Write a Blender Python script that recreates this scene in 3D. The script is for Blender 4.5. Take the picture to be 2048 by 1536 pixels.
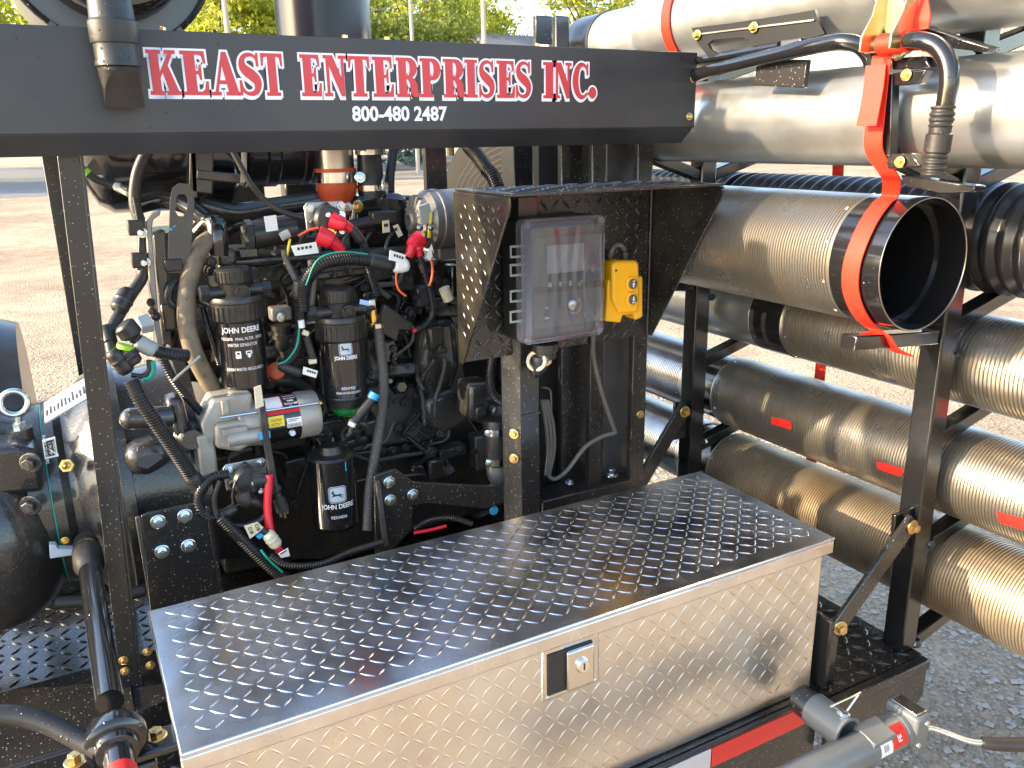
import bpy, bmesh, math, random
from mathutils import Vector, Matrix
random.seed(7)
V = Vector
scn = bpy.context.scene
for o in list(bpy.data.objects): bpy.data.objects.remove(o, do_unlink=True)
COL = scn.collection

# ------------------------------------------------------------------ camera
FPX = 1659.0
RIGHT = V((0.87840706, -0.47763902, -0.01618665))
DOWN = V((-0.14891039, -0.24135771, -0.95894325))
FWD = V((0.45412194, 0.84475288, -0.28313573))
EYE = V((0, 0, 1.72))
cam = bpy.data.cameras.new("camera"); cam_o = bpy.data.objects.new("camera", cam); COL.objects.link(cam_o)
m = Matrix((RIGHT, -DOWN, -FWD)).transposed().to_4x4(); m.translation = EYE
cam_o.matrix_world = m
cam.sensor_width = 36; cam.lens = FPX / 2048 * 36; cam.clip_start = .05; cam.clip_end = 1500
scn.camera = cam_o

# ------------------------------------------------------------------ light
SUN_AZ, SUN_EL = 101.0, 21.0          # direction the light travels to (from +Y towards +X), elevation
w = bpy.data.worlds.new("World"); scn.world = w; w.use_nodes = True
nt = w.node_tree; bg = nt.nodes["Background"]
sky = nt.nodes.new("ShaderNodeTexSky"); sky.sky_type = 'NISHITA'; sky.sun_disc = False
sky.sun_elevation = math.radians(SUN_EL); sky.sun_rotation = math.radians(SUN_AZ + 180)
sky.air_density = 1.0; sky.dust_density = 1.7; sky.ozone_density = .9
nt.links.new(sky.outputs[0], bg.inputs[0]); bg.inputs[1].default_value = 0.15
sl = bpy.data.lights.new("sun", 'SUN'); sl.energy = 2.5; sl.angle = math.radians(0.6); sl.color = (1.0, .79, .53)
so = bpy.data.objects.new("sun", sl); COL.objects.link(so)
az, el = math.radians(SUN_AZ), math.radians(SUN_EL)
sd = V((math.sin(az) * math.cos(el), math.cos(az) * math.cos(el), -math.sin(el)))
so.rotation_euler = sd.to_track_quat('-Z', 'Y').to_euler(); so.location = (-6, -2, 6)
vs = scn.view_settings; vs.view_transform = 'Standard'; vs.look = 'None'; vs.gamma = 1; vs.exposure = 2.35
try: vs.use_curve_mapping = False
except Exception: pass

# ------------------------------------------------------------------ materials
def mat(name, col, rough=.5, metal=0., spec=.5, coat=0., bump=None, mott=None, rmott=None, drops=0., trans=0., spots=None, alpha=1., em=None):
    """bump=(scale,strength,dist)  mott=(scale,second colour,amount,detail)  rmott=(scale,delta)  drops=water-bead relief  spots=(scale,thr,colour)"""
    M = bpy.data.materials.new(name); M.use_nodes = True
    n = M.node_tree.nodes; l = M.node_tree.links; b = n["Principled BSDF"]
    b.inputs["Base Color"].default_value = (*col, 1); b.inputs["Roughness"].default_value = rough
    b.inputs["Metallic"].default_value = metal; b.inputs["Specular IOR Level"].default_value = spec
    b.inputs["Coat Weight"].default_value = coat; b.inputs["Coat Roughness"].default_value = .12
    b.inputs["Transmission Weight"].default_value = trans; b.inputs["Alpha"].default_value = alpha
    tc = n.new("ShaderNodeTexCoord"); src = tc.outputs["Object"]
    colout = None
    if mott:
        t = n.new("ShaderNodeTexNoise"); t.inputs["Scale"].default_value = mott[0]; t.inputs["Detail"].default_value = mott[3] if len(mott) > 3 else 5
        l.new(src, t.inputs["Vector"])
        r = n.new("ShaderNodeValToRGB"); r.color_ramp.elements[0].position = .38; r.color_ramp.elements[1].position = .66
        r.color_ramp.elements[0].color = (*col, 1)
        a = mott[2]; r.color_ramp.elements[1].color = (*[c * (1 - a) + d * a for c, d in zip(col, mott[1])], 1)
        l.new(t.outputs["Fac"], r.inputs[0]); colout = r.outputs[0]
    if spots:
        v = n.new("ShaderNodeTexVoronoi"); v.inputs["Scale"].default_value = spots[0]; v.inputs["Randomness"].default_value = 1; l.new(src, v.inputs["Vector"])
        lt = n.new("ShaderNodeMath"); lt.operation = 'LESS_THAN'; lt.inputs[1].default_value = spots[1]; l.new(v.outputs["Distance"], lt.inputs[0])
        g = n.new("ShaderNodeMath"); g.operation = 'GREATER_THAN'; g.inputs[1].default_value = .55
        sp = n.new("ShaderNodeSeparateColor"); l.new(v.outputs["Color"], sp.inputs[0]); l.new(sp.outputs[0], g.inputs[0])
        mu = n.new("ShaderNodeMath"); mu.operation = 'MULTIPLY'; l.new(lt.outputs[0], mu.inputs[0]); l.new(g.outputs[0], mu.inputs[1])
        mx = n.new("ShaderNodeMix"); mx.data_type = 'RGBA'; l.new(mu.outputs[0], mx.inputs[0])
        if colout: l.new(colout, mx.inputs[6])
        else: mx.inputs[6].default_value = (*col, 1)
        mx.inputs[7].default_value = (*spots[2], 1); colout = mx.outputs[2]
    if colout: l.new(colout, b.inputs["Base Color"])
    if rmott:
        t = n.new("ShaderNodeTexNoise"); t.inputs["Scale"].default_value = rmott[0]; t.inputs["Detail"].default_value = 6; l.new(src, t.inputs["Vector"])
        mr = n.new("ShaderNodeMapRange"); mr.inputs[1].default_value = .35; mr.inputs[2].default_value = .65
        mr.inputs[3].default_value = max(.02, rough - rmott[1]); mr.inputs[4].default_value = rough + rmott[1]
        l.new(t.outputs["Fac"], mr.inputs[0]); l.new(mr.outputs[0], b.inputs["Roughness"])
    prev = None
    if bump:
        t = n.new("ShaderNodeTexNoise"); t.inputs["Scale"].default_value = bump[0]; t.inputs["Detail"].default_value = 5; l.new(src, t.inputs["Vector"])
        bp = n.new("ShaderNodeBump"); bp.inputs["Strength"].default_value = bump[1]; bp.inputs["Distance"].default_value = bump[2]
        l.new(t.outputs["Fac"], bp.inputs["Height"]); prev = bp.outputs[0]
    if drops:
        v = n.new("ShaderNodeTexVoronoi"); v.inputs["Scale"].default_value = 170; l.new(src, v.inputs["Vector"])
        mr = n.new("ShaderNodeMapRange"); mr.inputs[1].default_value = 0; mr.inputs[2].default_value = .33; mr.inputs[3].default_value = 1; mr.inputs[4].default_value = 0
        l.new(v.outputs["Distance"], mr.inputs[0])
        sp = n.new("ShaderNodeSeparateColor"); l.new(v.outputs["Color"], sp.inputs[0])
        g = n.new("ShaderNodeMath"); g.operation = 'GREATER_THAN'; g.inputs[1].default_value = 1 - drops; l.new(sp.outputs[0], g.inputs[0])
        mu = n.new("ShaderNodeMath"); mu.operation = 'MULTIPLY'; l.new(mr.outputs[0], mu.inputs[0]); l.new(g.outputs[0], mu.inputs[1])
        bp = n.new("ShaderNodeBump"); bp.inputs["Strength"].default_value = .9; bp.inputs["Distance"].default_value = .0014
        l.new(mu.outputs[0], bp.inputs["Height"])
        if prev: l.new(prev, bp.inputs["Normal"])
        prev = bp.outputs[0]
    if prev: l.new(prev, b.inputs["Normal"])
    if em:
        b.inputs["Emission Color"].default_value = (*em[0], 1); b.inputs["Emission Strength"].default_value = em[1]
    return M

M = {}
M['beam'] = mat('satin black sheet steel', (.03, .03, .034), .38, spec=.5, mott=(6, (.045, .042, .042), .8), spots=(42, .09, (.006, .006, .007)), rmott=(9, .06))
M['frame'] = mat('black frame paint', (.013, .013, .014), .28, coat=.4, bump=(90, .2, .002), drops=.25, mott=(5, (.03, .027, .022), .7), spots=(150, .19, (.26, .24, .21)))  # pale specks paint in the sparkle of light on water beads
M['rack'] = mat('gloss black rack paint', (.008, .008, .009), .2, coat=.6, bump=(45, .2, .002), drops=.12, spots=(90, .07, (.16, .15, .13)))
M['cast'] = mat('black painted casting', (.017, .017, .017), .3, coat=.6, bump=(160, .45, .002), drops=.3, mott=(10, (.05, .043, .033), .6), spots=(170, .14, (.2, .18, .15)))  # light specks stand in for glints on the wet casting
M['gloss'] = mat('gloss black paint', (.01, .01, .011), .14, coat=.6, bump=(30, .12, .002), drops=.1, spots=(110, .07, (.16, .15, .14)))
M['plastic'] = mat('black plastic', (.014, .014, .0145), .34, bump=(60, .1, .001), mott=(30, (.045, .04, .033), .45), spots=(160, .1, (.16, .15, .13)))
M['loom'] = mat('black corrugated loom', (.014, .014, .015), .3)
M['rubber'] = mat('black rubber', (.016, .016, .016), .42, bump=(120, .3, .001), drops=.15, mott=(20, (.035, .032, .028), .5), spots=(150, .09, (.15, .14, .12)))
M['greypaint'] = mat('grey sheet paint', (.045, .045, .046), .36, coat=.3, bump=(50, .15, .001), mott=(16, (.085, .076, .064), .6), spots=(140, .1, (.2, .19, .16)))  # real grey sheet metal, and a lighter tone brightening shaded engine castings
M['tread_black'] = mat('black tread plate', (.011, .011, .011), .24, coat=.5, bump=(200, .5, .0015), drops=.35, mott=(14, (.04, .034, .024), .6), spots=(140, .16, (.26, .235, .2)))  # specks in the colour imitate sparkling drops on the plate
M['tread_alu'] = mat('polished aluminium tread plate', (.76, .765, .785), .25, metal=1, rmott=(11, .07), bump=(4, .08, .01), mott=(16, (.6, .61, .64), .6))
M['alu_front'] = mat('hazy gravel-warmed aluminium tread plate', (.78, .76, .72), .33, metal=1, rmott=(9, .07), bump=(4, .08, .01), mott=(12, (.62, .6, .57), .6))  # lid metal again, colour warmed to imitate the sunlit gravel it mirrors
M['alu_edge'] = mat('bright aluminium edge', (.86, .86, .86), .2, metal=1)
M['galv'] = mat('galvanised steel pipe', (.48, .495, .49), .33, metal=.82, mott=(20, (.4, .41, .4), .8, 3), rmott=(18, .05), bump=(22, .02, .002), spots=(60, .06, (.3, .3, .29)))
M['screen'] = mat('wound steel screen', (.46, .445, .42), .32, metal=.9, mott=(9, (.31, .265, .2), .8, 7), rmott=(9, .07))
M['screen_mud'] = mat('muddy steel screen', (.38, .325, .245), .42, metal=.72, mott=(4, (.22, .165, .1), .95, 7), rmott=(10, .1))
M['screen_blue'] = mat('clean steel screen', (.42, .43, .45), .26, metal=1, mott=(16, (.3, .29, .28), .7))
M['hose'] = mat('ribbed black hose', (.02, .019, .021), .3, bump=(60, .1, .001))
M['zinc'] = mat('zinc plated bolt', (.62, .66, .66), .25, metal=1)
M['yzinc'] = mat('yellow zinc bolt', (.75, .52, .18), .28, metal=1, mott=(90, (.6, .45, .3), .6))
M['brass'] = mat('brass', (.75, .5, .14), .3, metal=1)
M['blackbolt'] = mat('black oxide bolt', (.035, .034, .034), .35, metal=.3)
M['strap'] = mat('red webbing', (.7, .024, .006), .55, bump=(300, .4, .001))
M['ratchet'] = mat('iridescent ratchet zinc', (.58, .42, .2), .3, metal=1, mott=(22, (.5, .52, .36), .7))
M['redboot'] = mat('red terminal boot', (.7, .012, .03), .35, coat=.1)
M['orange'] = mat('orange silicone hose', (.52, .075, .02), .42, bump=(50, .1, .001), spots=(120, .12, (.75, .3, .2)))
M['steel'] = mat('brushed exhaust steel', (.55, .5, .45), .28, metal=1, mott=(9, (.4, .34, .28), .7))
M['castalu'] = mat('cast aluminium', (.38, .365, .33), .46, metal=.45, bump=(140, .3, .001), mott=(14, (.22, .2, .17), .7), spots=(160, .1, (.12, .11, .1)))
M['altcase'] = mat('alternator casting', (.26, .25, .235), .42, metal=.6, bump=(120, .2, .001), mott=(14, (.17, .165, .15), .6))
M['label'] = mat('white label', (.75, .75, .72), .45)
M['ivory'] = mat('ivory plastic', (.62, .55, .38), .45)
M['bluewhite'] = mat('pale blue data plate', (.42, .49, .56), .4)
M['satin'] = mat('satin black plate', (.01, .01, .011), .45, spec=.3, spots=(110, .08, (.14, .13, .12)))
M['ink'] = mat('black ink', (.02, .02, .02), .5)
M['white'] = mat('white vinyl', (.8, .8, .8), .35)
M['red'] = mat('red vinyl', (.56, .035, .045), .35, spots=(40, .09, (.3, .01, .01)))
M['tapered'] = mat('red reflective tape', (.75, .012, .01), .3, coat=.5, bump=(400, .6, .001))
M['tapewhite'] = mat('white reflective tape', (.62, .64, .66), .3, coat=.5, bump=(400, .6, .001))
M['yellow'] = mat('yellow pendant plastic', (.85, .42, .008), .38, bump=(80, .08, .001))
M['yellowlab'] = mat('yellow sticker', (.8, .62, .02), .4)
M['green'] = mat('green tracer', (.0, .28, .2), .4)
M['lime'] = mat('lime tape', (.25, .6, .01), .4)
M['blue'] = mat('blue plastic', (.02, .32, .65), .4)
M['tanhose'] = mat('dusty tan hose', (.2, .155, .1), .6, mott=(40, (.1, .08, .055), .8), spots=(70, .13, (.03, .025, .02)))
M['greyhose'] = mat('dusty fuel hose', (.055, .05, .045), .6, spots=(150, .25, (.19, .17, .13)), bump=(200, .4, .001))
M['jack'] = mat('grey jack paint', (.1, .112, .118), .36, coat=.2, bump=(40, .06, .001), mott=(12, (.14, .15, .15), .6))
M['chrome'] = mat('bright plated steel', (.7, .7, .68), .16, metal=1)
M['clear'] = mat('clear polycarbonate', (.93, .92, .95), .05, trans=1., spec=.6, bump=(14, .35, .004))
M['clear'].node_tree.nodes["Principled BSDF"].inputs["IOR"].default_value = 1.3
F_ = bpy.data.materials.new('clear window film'); F_.use_nodes = True; n_ = F_.node_tree.nodes; l_ = F_.node_tree.links; n_.remove(n_["Principled BSDF"])
t_ = n_.new("ShaderNodeBsdfTransparent"); t_.inputs[0].default_value = (.93, .94, .95, 1); g_ = n_.new("ShaderNodeBsdfGlossy"); g_.inputs["Roughness"].default_value = .06
fr_ = n_.new("ShaderNodeFresnel"); fr_.inputs[0].default_value = 1.8; x_ = n_.new("ShaderNodeMixShader"); l_.new(fr_.outputs[0], x_.inputs[0]); l_.new(t_.outputs[0], x_.inputs[1]); l_.new(g_.outputs[0], x_.inputs[2]); l_.new(x_.outputs[0], n_["Material Output"].inputs[0])
M['film'] = F_
K_ = bpy.data.materials.new('clear polycarbonate shell'); K_.use_nodes = True; n_ = K_.node_tree.nodes; l_ = K_.node_tree.links; p_ = n_["Principled BSDF"]
p_.inputs["Base Color"].default_value = (.6, .58, .65, 1); p_.inputs["Roughness"].default_value = .12; t_ = n_.new("ShaderNodeBsdfTransparent"); t_.inputs[0].default_value = (.95, .95, .97, 1)
x_ = n_.new("ShaderNodeMixShader"); x_.inputs[0].default_value = .1; l_.new(t_.outputs[0], x_.inputs[1]); l_.new(p_.outputs[0], x_.inputs[2]); l_.new(x_.outputs[0], n_["Material Output"].inputs[0])
M['shell'] = K_
M['panel'] = mat('controller face', (.07, .095, .11), .35)
M['panelband'] = mat('controller band', (.15, .185, .2), .35)
M['lcd'] = mat('unlit lcd', (.52, .58, .57), .3)
M['bowl'] = mat('green glass bowl', (.05, .5, .12), .08, trans=.6)
M['cable'] = mat('grey cable', (.1, .092, .08), .42)
M['button'] = mat('dark button', (.12, .115, .1), .4, metal=.4)
M['orangewire'] = mat('orange wire', (.75, .13, .04), .4)
M['yellowwire'] = mat('yellow wire', (.8, .6, .02), .4)
M['greyplug'] = mat('grey connector', (.3, .33, .32), .45)
M['redmark'] = mat('red paint mark', (.62, .015, .01), .5)
M['stack'] = mat('gloss black stack', (.014, .014, .022), .2, spec=.35, bump=(3, .05, .02))
M['tan_patch'] = mat('dry mud', (.4, .33, .2), .8)

# gravel ground
def ground_mat():
    G = bpy.data.materials.new('gravel'); G.use_nodes = True; n = G.node_tree.nodes; l = G.node_tree.links; b = n["Principled BSDF"]
    tc = n.new("ShaderNodeTexCoord")
    def noise(s, d=6):
        t = n.new("ShaderNodeTexNoise"); t.inputs["Scale"].default_value = s; t.inputs["Detail"].default_value = d; l.new(tc.outputs["Object"], t.inputs["Vector"]); return t
    big = noise(.35, 4); mid = noise(3.0, 6); fine = noise(38, 6)
    r = n.new("ShaderNodeValToRGB"); e = r.color_ramp.elements; e[0].position = .3; e[0].color = (.32, .24, .165, 1); e[1].position = .72; e[1].color = (.48, .375, .255, 1)
    l.new(mid.outputs["Fac"], r.inputs[0])
    r2 = n.new("ShaderNodeValToRGB"); e = r2.color_ramp.elements; e[0].position = .36; e[0].color = (.72, .7, .68, 1); e[1].position = .6; e[1].color = (1.06, 1.05, 1.02, 1)
    l.new(big.outputs["Fac"], r2.inputs[0])
    mx = n.new("ShaderNodeMix"); mx.data_type = 'RGBA'; mx.blend_type = 'MULTIPLY'; mx.inputs[0].default_value = 1; l.new(r.outputs[0], mx.inputs[6]); l.new(r2.outputs[0], mx.inputs[7])
    vo = n.new("ShaderNodeTexVoronoi"); vo.inputs["Scale"].default_value = 70; l.new(tc.outputs["Object"], vo.inputs["Vector"])
    hs = n.new("ShaderNodeHueSaturation"); l.new(mx.outputs[2], hs.inputs["Color"])
    sp = n.new("ShaderNodeSeparateColor"); l.new(vo.outputs["Color"], sp.inputs[0])
    mr = n.new("ShaderNodeMapRange"); mr.inputs[3].default_value = .72; mr.inputs[4].default_value = 1.25; l.new(sp.outputs[0], mr.inputs[0]); l.new(mr.outputs[0], hs.inputs["Value"])
    l.new(hs.outputs[0], b.inputs["Base Color"]); b.inputs["Roughness"].default_value = .9
    b1 = n.new("ShaderNodeBump"); b1.inputs["Strength"].default_value = .8; b1.inputs["Distance"].default_value = .03; l.new(fine.outputs["Fac"], b1.inputs["Height"])
    b2 = n.new("ShaderNodeBump"); b2.inputs["Strength"].default_value = .7; b2.inputs["Distance"].default_value = .012; b2.invert = True
    l.new(vo.outputs["Distance"], b2.inputs["Height"]); l.new(b1.outputs[0], b2.inputs["Normal"])
    b3 = n.new("ShaderNodeBump"); b3.inputs["Strength"].default_value = .6; b3.inputs["Distance"].default_value = .05; l.new(mid.outputs["Fac"], b3.inputs["Height"]); l.new(b2.outputs[0], b3.inputs["Normal"])
    l.new(b3.outputs[0], b.inputs["Normal"]); return G
M['gravel'] = ground_mat()
M['stone'] = mat('loose stone', (.33, .295, .25), .85, mott=(1.3, (.5, .46, .4), .9, 2))
M['plain_grey'] = mat('plain_grey', (.15, .152, .16), .85, bump=(60, .4, .01), mott=(2, (.2, .2, .2), .8))
def leaf_mat(name, a, c):
    L = mat(name, a, .6, mott=(.9, c, 1, 4)); n = L.node_tree.nodes; b = n["Principled BSDF"]
    tr = n.new("ShaderNodeBsdfTranslucent"); mx = n.new("ShaderNodeMixShader"); mx.inputs[0].default_value = .4
    tr.inputs[0].default_value = (*[x * 1.5 for x in c], 1)
    L.node_tree.links.new(b.outputs[0], mx.inputs[1]); L.node_tree.links.new(tr.outputs[0], mx.inputs[2])
    L.node_tree.links.new(mx.outputs[0], n["Material Output"].inputs[0]); return L
M['leaf'] = leaf_mat('broad leaves', (.22, .25, .022), (.38, .38, .035))
M['leaf2'] = leaf_mat('dark broad leaves', (.09, .13, .02), (.18, .21, .03))
M['spruce'] = leaf_mat('blue spruce needles', (.05, .09, .085), (.1, .15, .14))
M['bark'] = mat('bark', (.09, .07, .05), .9, bump=(12, .6, .03))
M['siding'] = mat('white siding', (.72, .7, .66), .7)
M['shingle'] = mat('grey roof shingles', (.12, .115, .11), .85, mott=(8, (.17, .16, .15), .8))
M['pane'] = mat('window glass', (.05, .06, .07), .1)
M['wood'] = mat('weathered pole wood', (.4, .34, .28), .85, bump=(20, .4, .01))
M['wire'] = mat('power wire', (.2, .2, .2), .6)
M['shed'] = mat('cream metal siding', (.5, .46, .36), .55)
M['shedred'] = mat('red door paint', (.35, .05, .05), .6)

# ------------------------------------------------------------------ helpers
def at(u, v, Y=None, X=None, Z=None):
    """point of the place seen in direction (u, v) of the photograph on a plane at a measured distance"""
    d = RIGHT * (u - 1024) + DOWN * (v - 768) + FWD * FPX
    if Y is not None: t = (Y - EYE.y) / d.y
    elif X is not None: t = (X - EYE.x) / d.x
    else: t = (Z - EYE.z) / d.z
    return EYE + d * t
def sz(px, p):
    return px * (V(p) - EYE).dot(FWD) / FPX

def frame_of(d):
    d = V(d).normalized(); a = V((0, 0, 1)) if abs(d.z) < .9 else V((1, 0, 0))
    x = d.cross(a).normalized(); y = d.cross(x).normalized(); return x, y, d

def spline(pts, n=8):
    pts = [V(p) for p in pts]
    if len(pts) < 3: return pts
    out = []
    P = [pts[0] * 2 - pts[1]] + pts + [pts[-1] * 2 - pts[-2]]
    for i in range(1, len(P) - 2):
        a, b, c, d = P[i - 1], P[i], P[i + 1], P[i + 2]
        for k in range(n):
            t = k / n
            out.append(.5 * ((2 * b) + (c - a) * t + (2 * a - 5 * b + 4 * c - d) * t * t + (3 * b - a - 3 * c + d) * t ** 3))
    out.append(pts[-1]); return out

class MB:
    def __init__(s): s.v = []; s.f = []
    def add(s, vs, fs):
        o = len(s.v); s.v += [V(x) for x in vs]; s.f += [[i + o for i in f] for f in fs]; return s
    def box(s, c, size, rot=None):
        c = V(c); h = V(size) / 2; vs = []
        for z in (-1, 1):
            for y in (-1, 1):
                for x in (-1, 1):
                    q = V((x * h.x, y * h.y, z * h.z)); q = rot @ q if rot else q; vs.append(c + q)
        return s.add(vs, [(0, 2, 3, 1), (4, 5, 7, 6), (0, 1, 5, 4), (2, 6, 7, 3), (0, 4, 6, 2), (1, 3, 7, 5)])
    def box2(s, a, b): a, b = V(a), V(b); return s.box((a + b) / 2, [abs(x) for x in (b - a)])
    def bar(s, p, q, w, h, up=(0, 0, 1)):
        p, q = V(p), V(q); d = (q - p); L = d.length; d.normalize(); u = V(up); x = d.cross(u)
        if x.length < 1e-4: x = d.cross(V((1, 0, 0)))
        x.normalize(); y = x.cross(d)
        R = Matrix((x, d, y)).transposed(); return s.box((p + q) / 2, (w, L, h), R)
    def ring(s, p, d, r, n, ph=0.):
        x, y, _ = frame_of(d); return [V(p) + x * (r * math.cos(2 * math.pi * (i + ph) / n)) + y * (r * math.sin(2 * math.pi * (i + ph) / n)) for i in range(n)]
    def lathe(s, p, d, prof, n=32, cap=True):
        p = V(p); d = V(d).normalized(); vs = []; fs = []
        for t, r in prof: vs += s.ring(p + d * t, d, max(r, 1e-5), n)
        for k in range(len(prof) - 1):
            for i in range(n):
                j = (i + 1) % n; fs.append((k * n + i, k * n + j, (k + 1) * n + j, (k + 1) * n + i))
        if cap:
            fs.append(tuple(range(n))[::-1]); fs.append(tuple((len(prof) - 1) * n + i for i in range(n)))
        return s.add(vs, fs)
    def cyl(s, p, q, r, r2=None, n=24, cap=True):
        p, q = V(p), V(q); return s.lathe(p, q - p, [(0, r), ((q - p).length, r if r2 is None else r2)], n, cap)
    def tube(s, pts, r, n=12, sub=8, rfun=None, cap=True):
        P = spline(pts, sub) if sub else [V(p) for p in pts]
        vs = []; fs = []; x = None; L = 0
        for i, p in enumerate(P):
            d = (P[min(i + 1, len(P) - 1)] - P[max(i - 1, 0)]).normalized()
            if x is None: x, y, _ = frame_of(d)
            else:
                x = (x - d * x.dot(d)).normalized(); 
            y = d.cross(x)
            if i: L += (p - P[i - 1]).length
            rr = rfun(L, i / (len(P) - 1)) if rfun else r
            vs += [p + x * (rr * math.cos(2 * math.pi * k / n)) + y * (rr * math.sin(2 * math.pi * k / n)) for k in range(n)]
        for k in range(len(P) - 1):
            for i in range(n):
                j = (i + 1) % n; fs.append((k * n + i, k * n + j, (k + 1) * n + j, (k + 1) * n + i))
        if cap: fs.append(tuple(range(n))[::-1]); fs.append(tuple((len(P) - 1) * n + i for i in range(n)))
        return s.add(vs, fs)
    def loom(s, pts, r, pitch=.0055, n=12):
        P = spline(pts, 24); L = [0]
        for a, b in zip(P, P[1:]): L.append(L[-1] + (b - a).length)
        N = max(4, int(L[-1] / pitch)); Q = []; rad = []
        j = 0
        for k in range(N * 4 + 1):
            t = L[-1] * k / (N * 4)
            while j < len(L) - 2 and L[j + 1] < t: j += 1
            f = (t - L[j]) / max(1e-9, L[j + 1] - L[j]); Q.append(P[j].lerp(P[j + 1], f)); rad.append(r if k % 4 in (1, 2) else r * .84)
        it = iter(rad); return s.tube(Q, r, n, 0, rfun=lambda l, t: next(it))
    def prism(s, poly, vec):
        n = len(poly); vec = V(vec); vs = [V(p) for p in poly] + [V(p) + vec for p in poly]
        return s.add(vs, [tuple(range(n))[::-1], tuple(range(n, 2 * n))] + [(i, (i + 1) % n, n + (i + 1) % n, n + i) for i in range(n)])
    def torus(s, c, d, R, r, n=32, k=10, a0=0, a1=2 * math.pi):
        x, y, d = frame_of(d); full = abs(a1 - a0 - 2 * math.pi) < 1e-4; vs = []; fs = []
        m_ = n if full else n + 1
        for i in range(m_):
            a = a0 + (a1 - a0) * i / n; q = x * math.cos(a) + y * math.sin(a)
            for j in range(k):
                b = 2 * math.pi * j / k; vs.append(V(c) + q * (R + r * math.cos(b)) + d * (r * math.sin(b)))
        for i in range(n):
            i2 = (i + 1) % m_
            for j in range(k): fs.append((i * k + j, i2 * k + j, i2 * k + (j + 1) % k, i * k + (j + 1) % k))
        return s.add(vs, fs)
    def ball(s, c, r, n=16, sx=(1, 1, 1)):
        vs = []; fs = []; h = n // 2
        for i in range(1, h):
            for j in range(n):
                a, b = math.pi * i / h, 2 * math.pi * j / n
                vs.append(V(c) + V((r * sx[0] * math.sin(a) * math.cos(b), r * sx[1] * math.sin(a) * math.sin(b), r * sx[2] * math.cos(a))))
        for i in range(h - 2):
            for j in range(n): fs.append((i * n + j, (i + 1) * n + j, (i + 1) * n + (j + 1) % n, i * n + (j + 1) % n))
        fs.append(tuple(range(n))); fs.append(tuple((h - 2) * n + j for j in range(n))[::-1])
        return s.add(vs, fs)
    def mesh(s, name):
        me = bpy.data.meshes.new(name); me.from_pydata([tuple(x) for x in s.v], [], s.f); me.validate()
        bm = bmesh.new(); bm.from_mesh(me); bmesh.ops.recalc_face_normals(bm, faces=bm.faces); bm.to_mesh(me); bm.free(); return me
    def build(s, name, mt, parent=None, bevel=0, ang=35, kind=None):
        me = s.mesh(name); me.materials.append(M[mt])
        me.polygons.foreach_set('use_smooth', [True] * len(me.polygons)); me.set_sharp_from_angle(angle=math.radians(ang))
        o = bpy.data.objects.new(name, me); COL.objects.link(o)
        if parent: o.parent = parent
        if bevel:
            b = o.modifiers.new('bevel', 'BEVEL'); b.width = bevel; b.segments = 2; b.limit_method = 'ANGLE'; b.angle_limit = math.radians(40)
        if kind: o['kind'] = kind
        return o
def tag(o, label, cat, group=None, kind=None):
    o['label'] = label; o['category'] = cat
    if group: o['group'] = group
    if kind: o['kind'] = kind
    return o
ROOTS = []
def thing(name, label, cat, group=None):
    o = bpy.data.objects.new(name, None); COL.objects.link(o); o.empty_display_size = .05; ROOTS.append(o)
    return tag(o, label, cat, group)

# bolts share their meshes
def _boltmesh(mt, hexh=.62, socket=False):
    b = MB(); b.lathe((0, 0, 0), (0, 0, 1), [(0, 1.0), (.16, 1.0), (.22, .9)], 20)
    b.lathe((0, 0, .2), (0, 0, 1), [(0, .62), (hexh, .62), (hexh + .06, .54)], 6)
    if socket: b.lathe((0, 0, hexh), (0, 0, 1), [(0, .3), (.32, .3)], 10)
    me = b.mesh('bolt'); me.materials.append(M[mt]); me.polygons.foreach_set('use_smooth', [True] * len(me.polygons)); me.set_sharp_from_angle(angle=math.radians(30)); return me
BOLT = {k: _boltmesh(k, socket=(k != 'blackbolt')) for k in ('zinc', 'yzinc', 'blackbolt', 'brass', 'cast')}
def bolt(parent, p, d, r, kind='zinc', name='bolt'):
    o = bpy.data.objects.new(name, BOLT[kind]); COL.objects.link(o); o.parent = parent
    o.location = p; o.rotation_euler = V(d).to_track_quat('Z', 'Y').to_euler(); o.scale = (r, r, r); return o

def rotm(ax, deg): return Matrix.Rotation(math.radians(deg), 3, ax)
FRONT = V((0, -1, 0))

# flat outlines (lettering, emblems) turned into thin geometry
def flat_mesh(contours, depth=.0, offset=0., res=6):
    c = bpy.data.curves.new('outline', 'CURVE'); c.dimensions = '2D'; c.fill_mode = 'BOTH'; c.offset = offset; c.extrude = depth
    for pts in contours:
        s = c.splines.new('POLY'); s.points.add(len(pts) - 1); s.use_cyclic_u = True
        for q, (x, y) in zip(s.points, pts): q.co = (x, y, 0, 1)
    o = bpy.data.objects.new('outline', c); me = bpy.data.meshes.new_from_object(o); bpy.data.objects.remove(o); return me
def text_mesh(body, size=1., offset=0., depth=0., spacing=1.):
    c = bpy.data.curves.new('lettering', 'FONT'); c.body = body; c.size = size; c.offset = offset; c.extrude = depth; c.align_x = 'CENTER'; c.align_y = 'CENTER'; c.space_character = spacing; c.resolution_u = 3
    o = bpy.data.objects.new('lettering', c); me = bpy.data.meshes.new_from_object(o); bpy.data.objects.remove(o); return me
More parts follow.
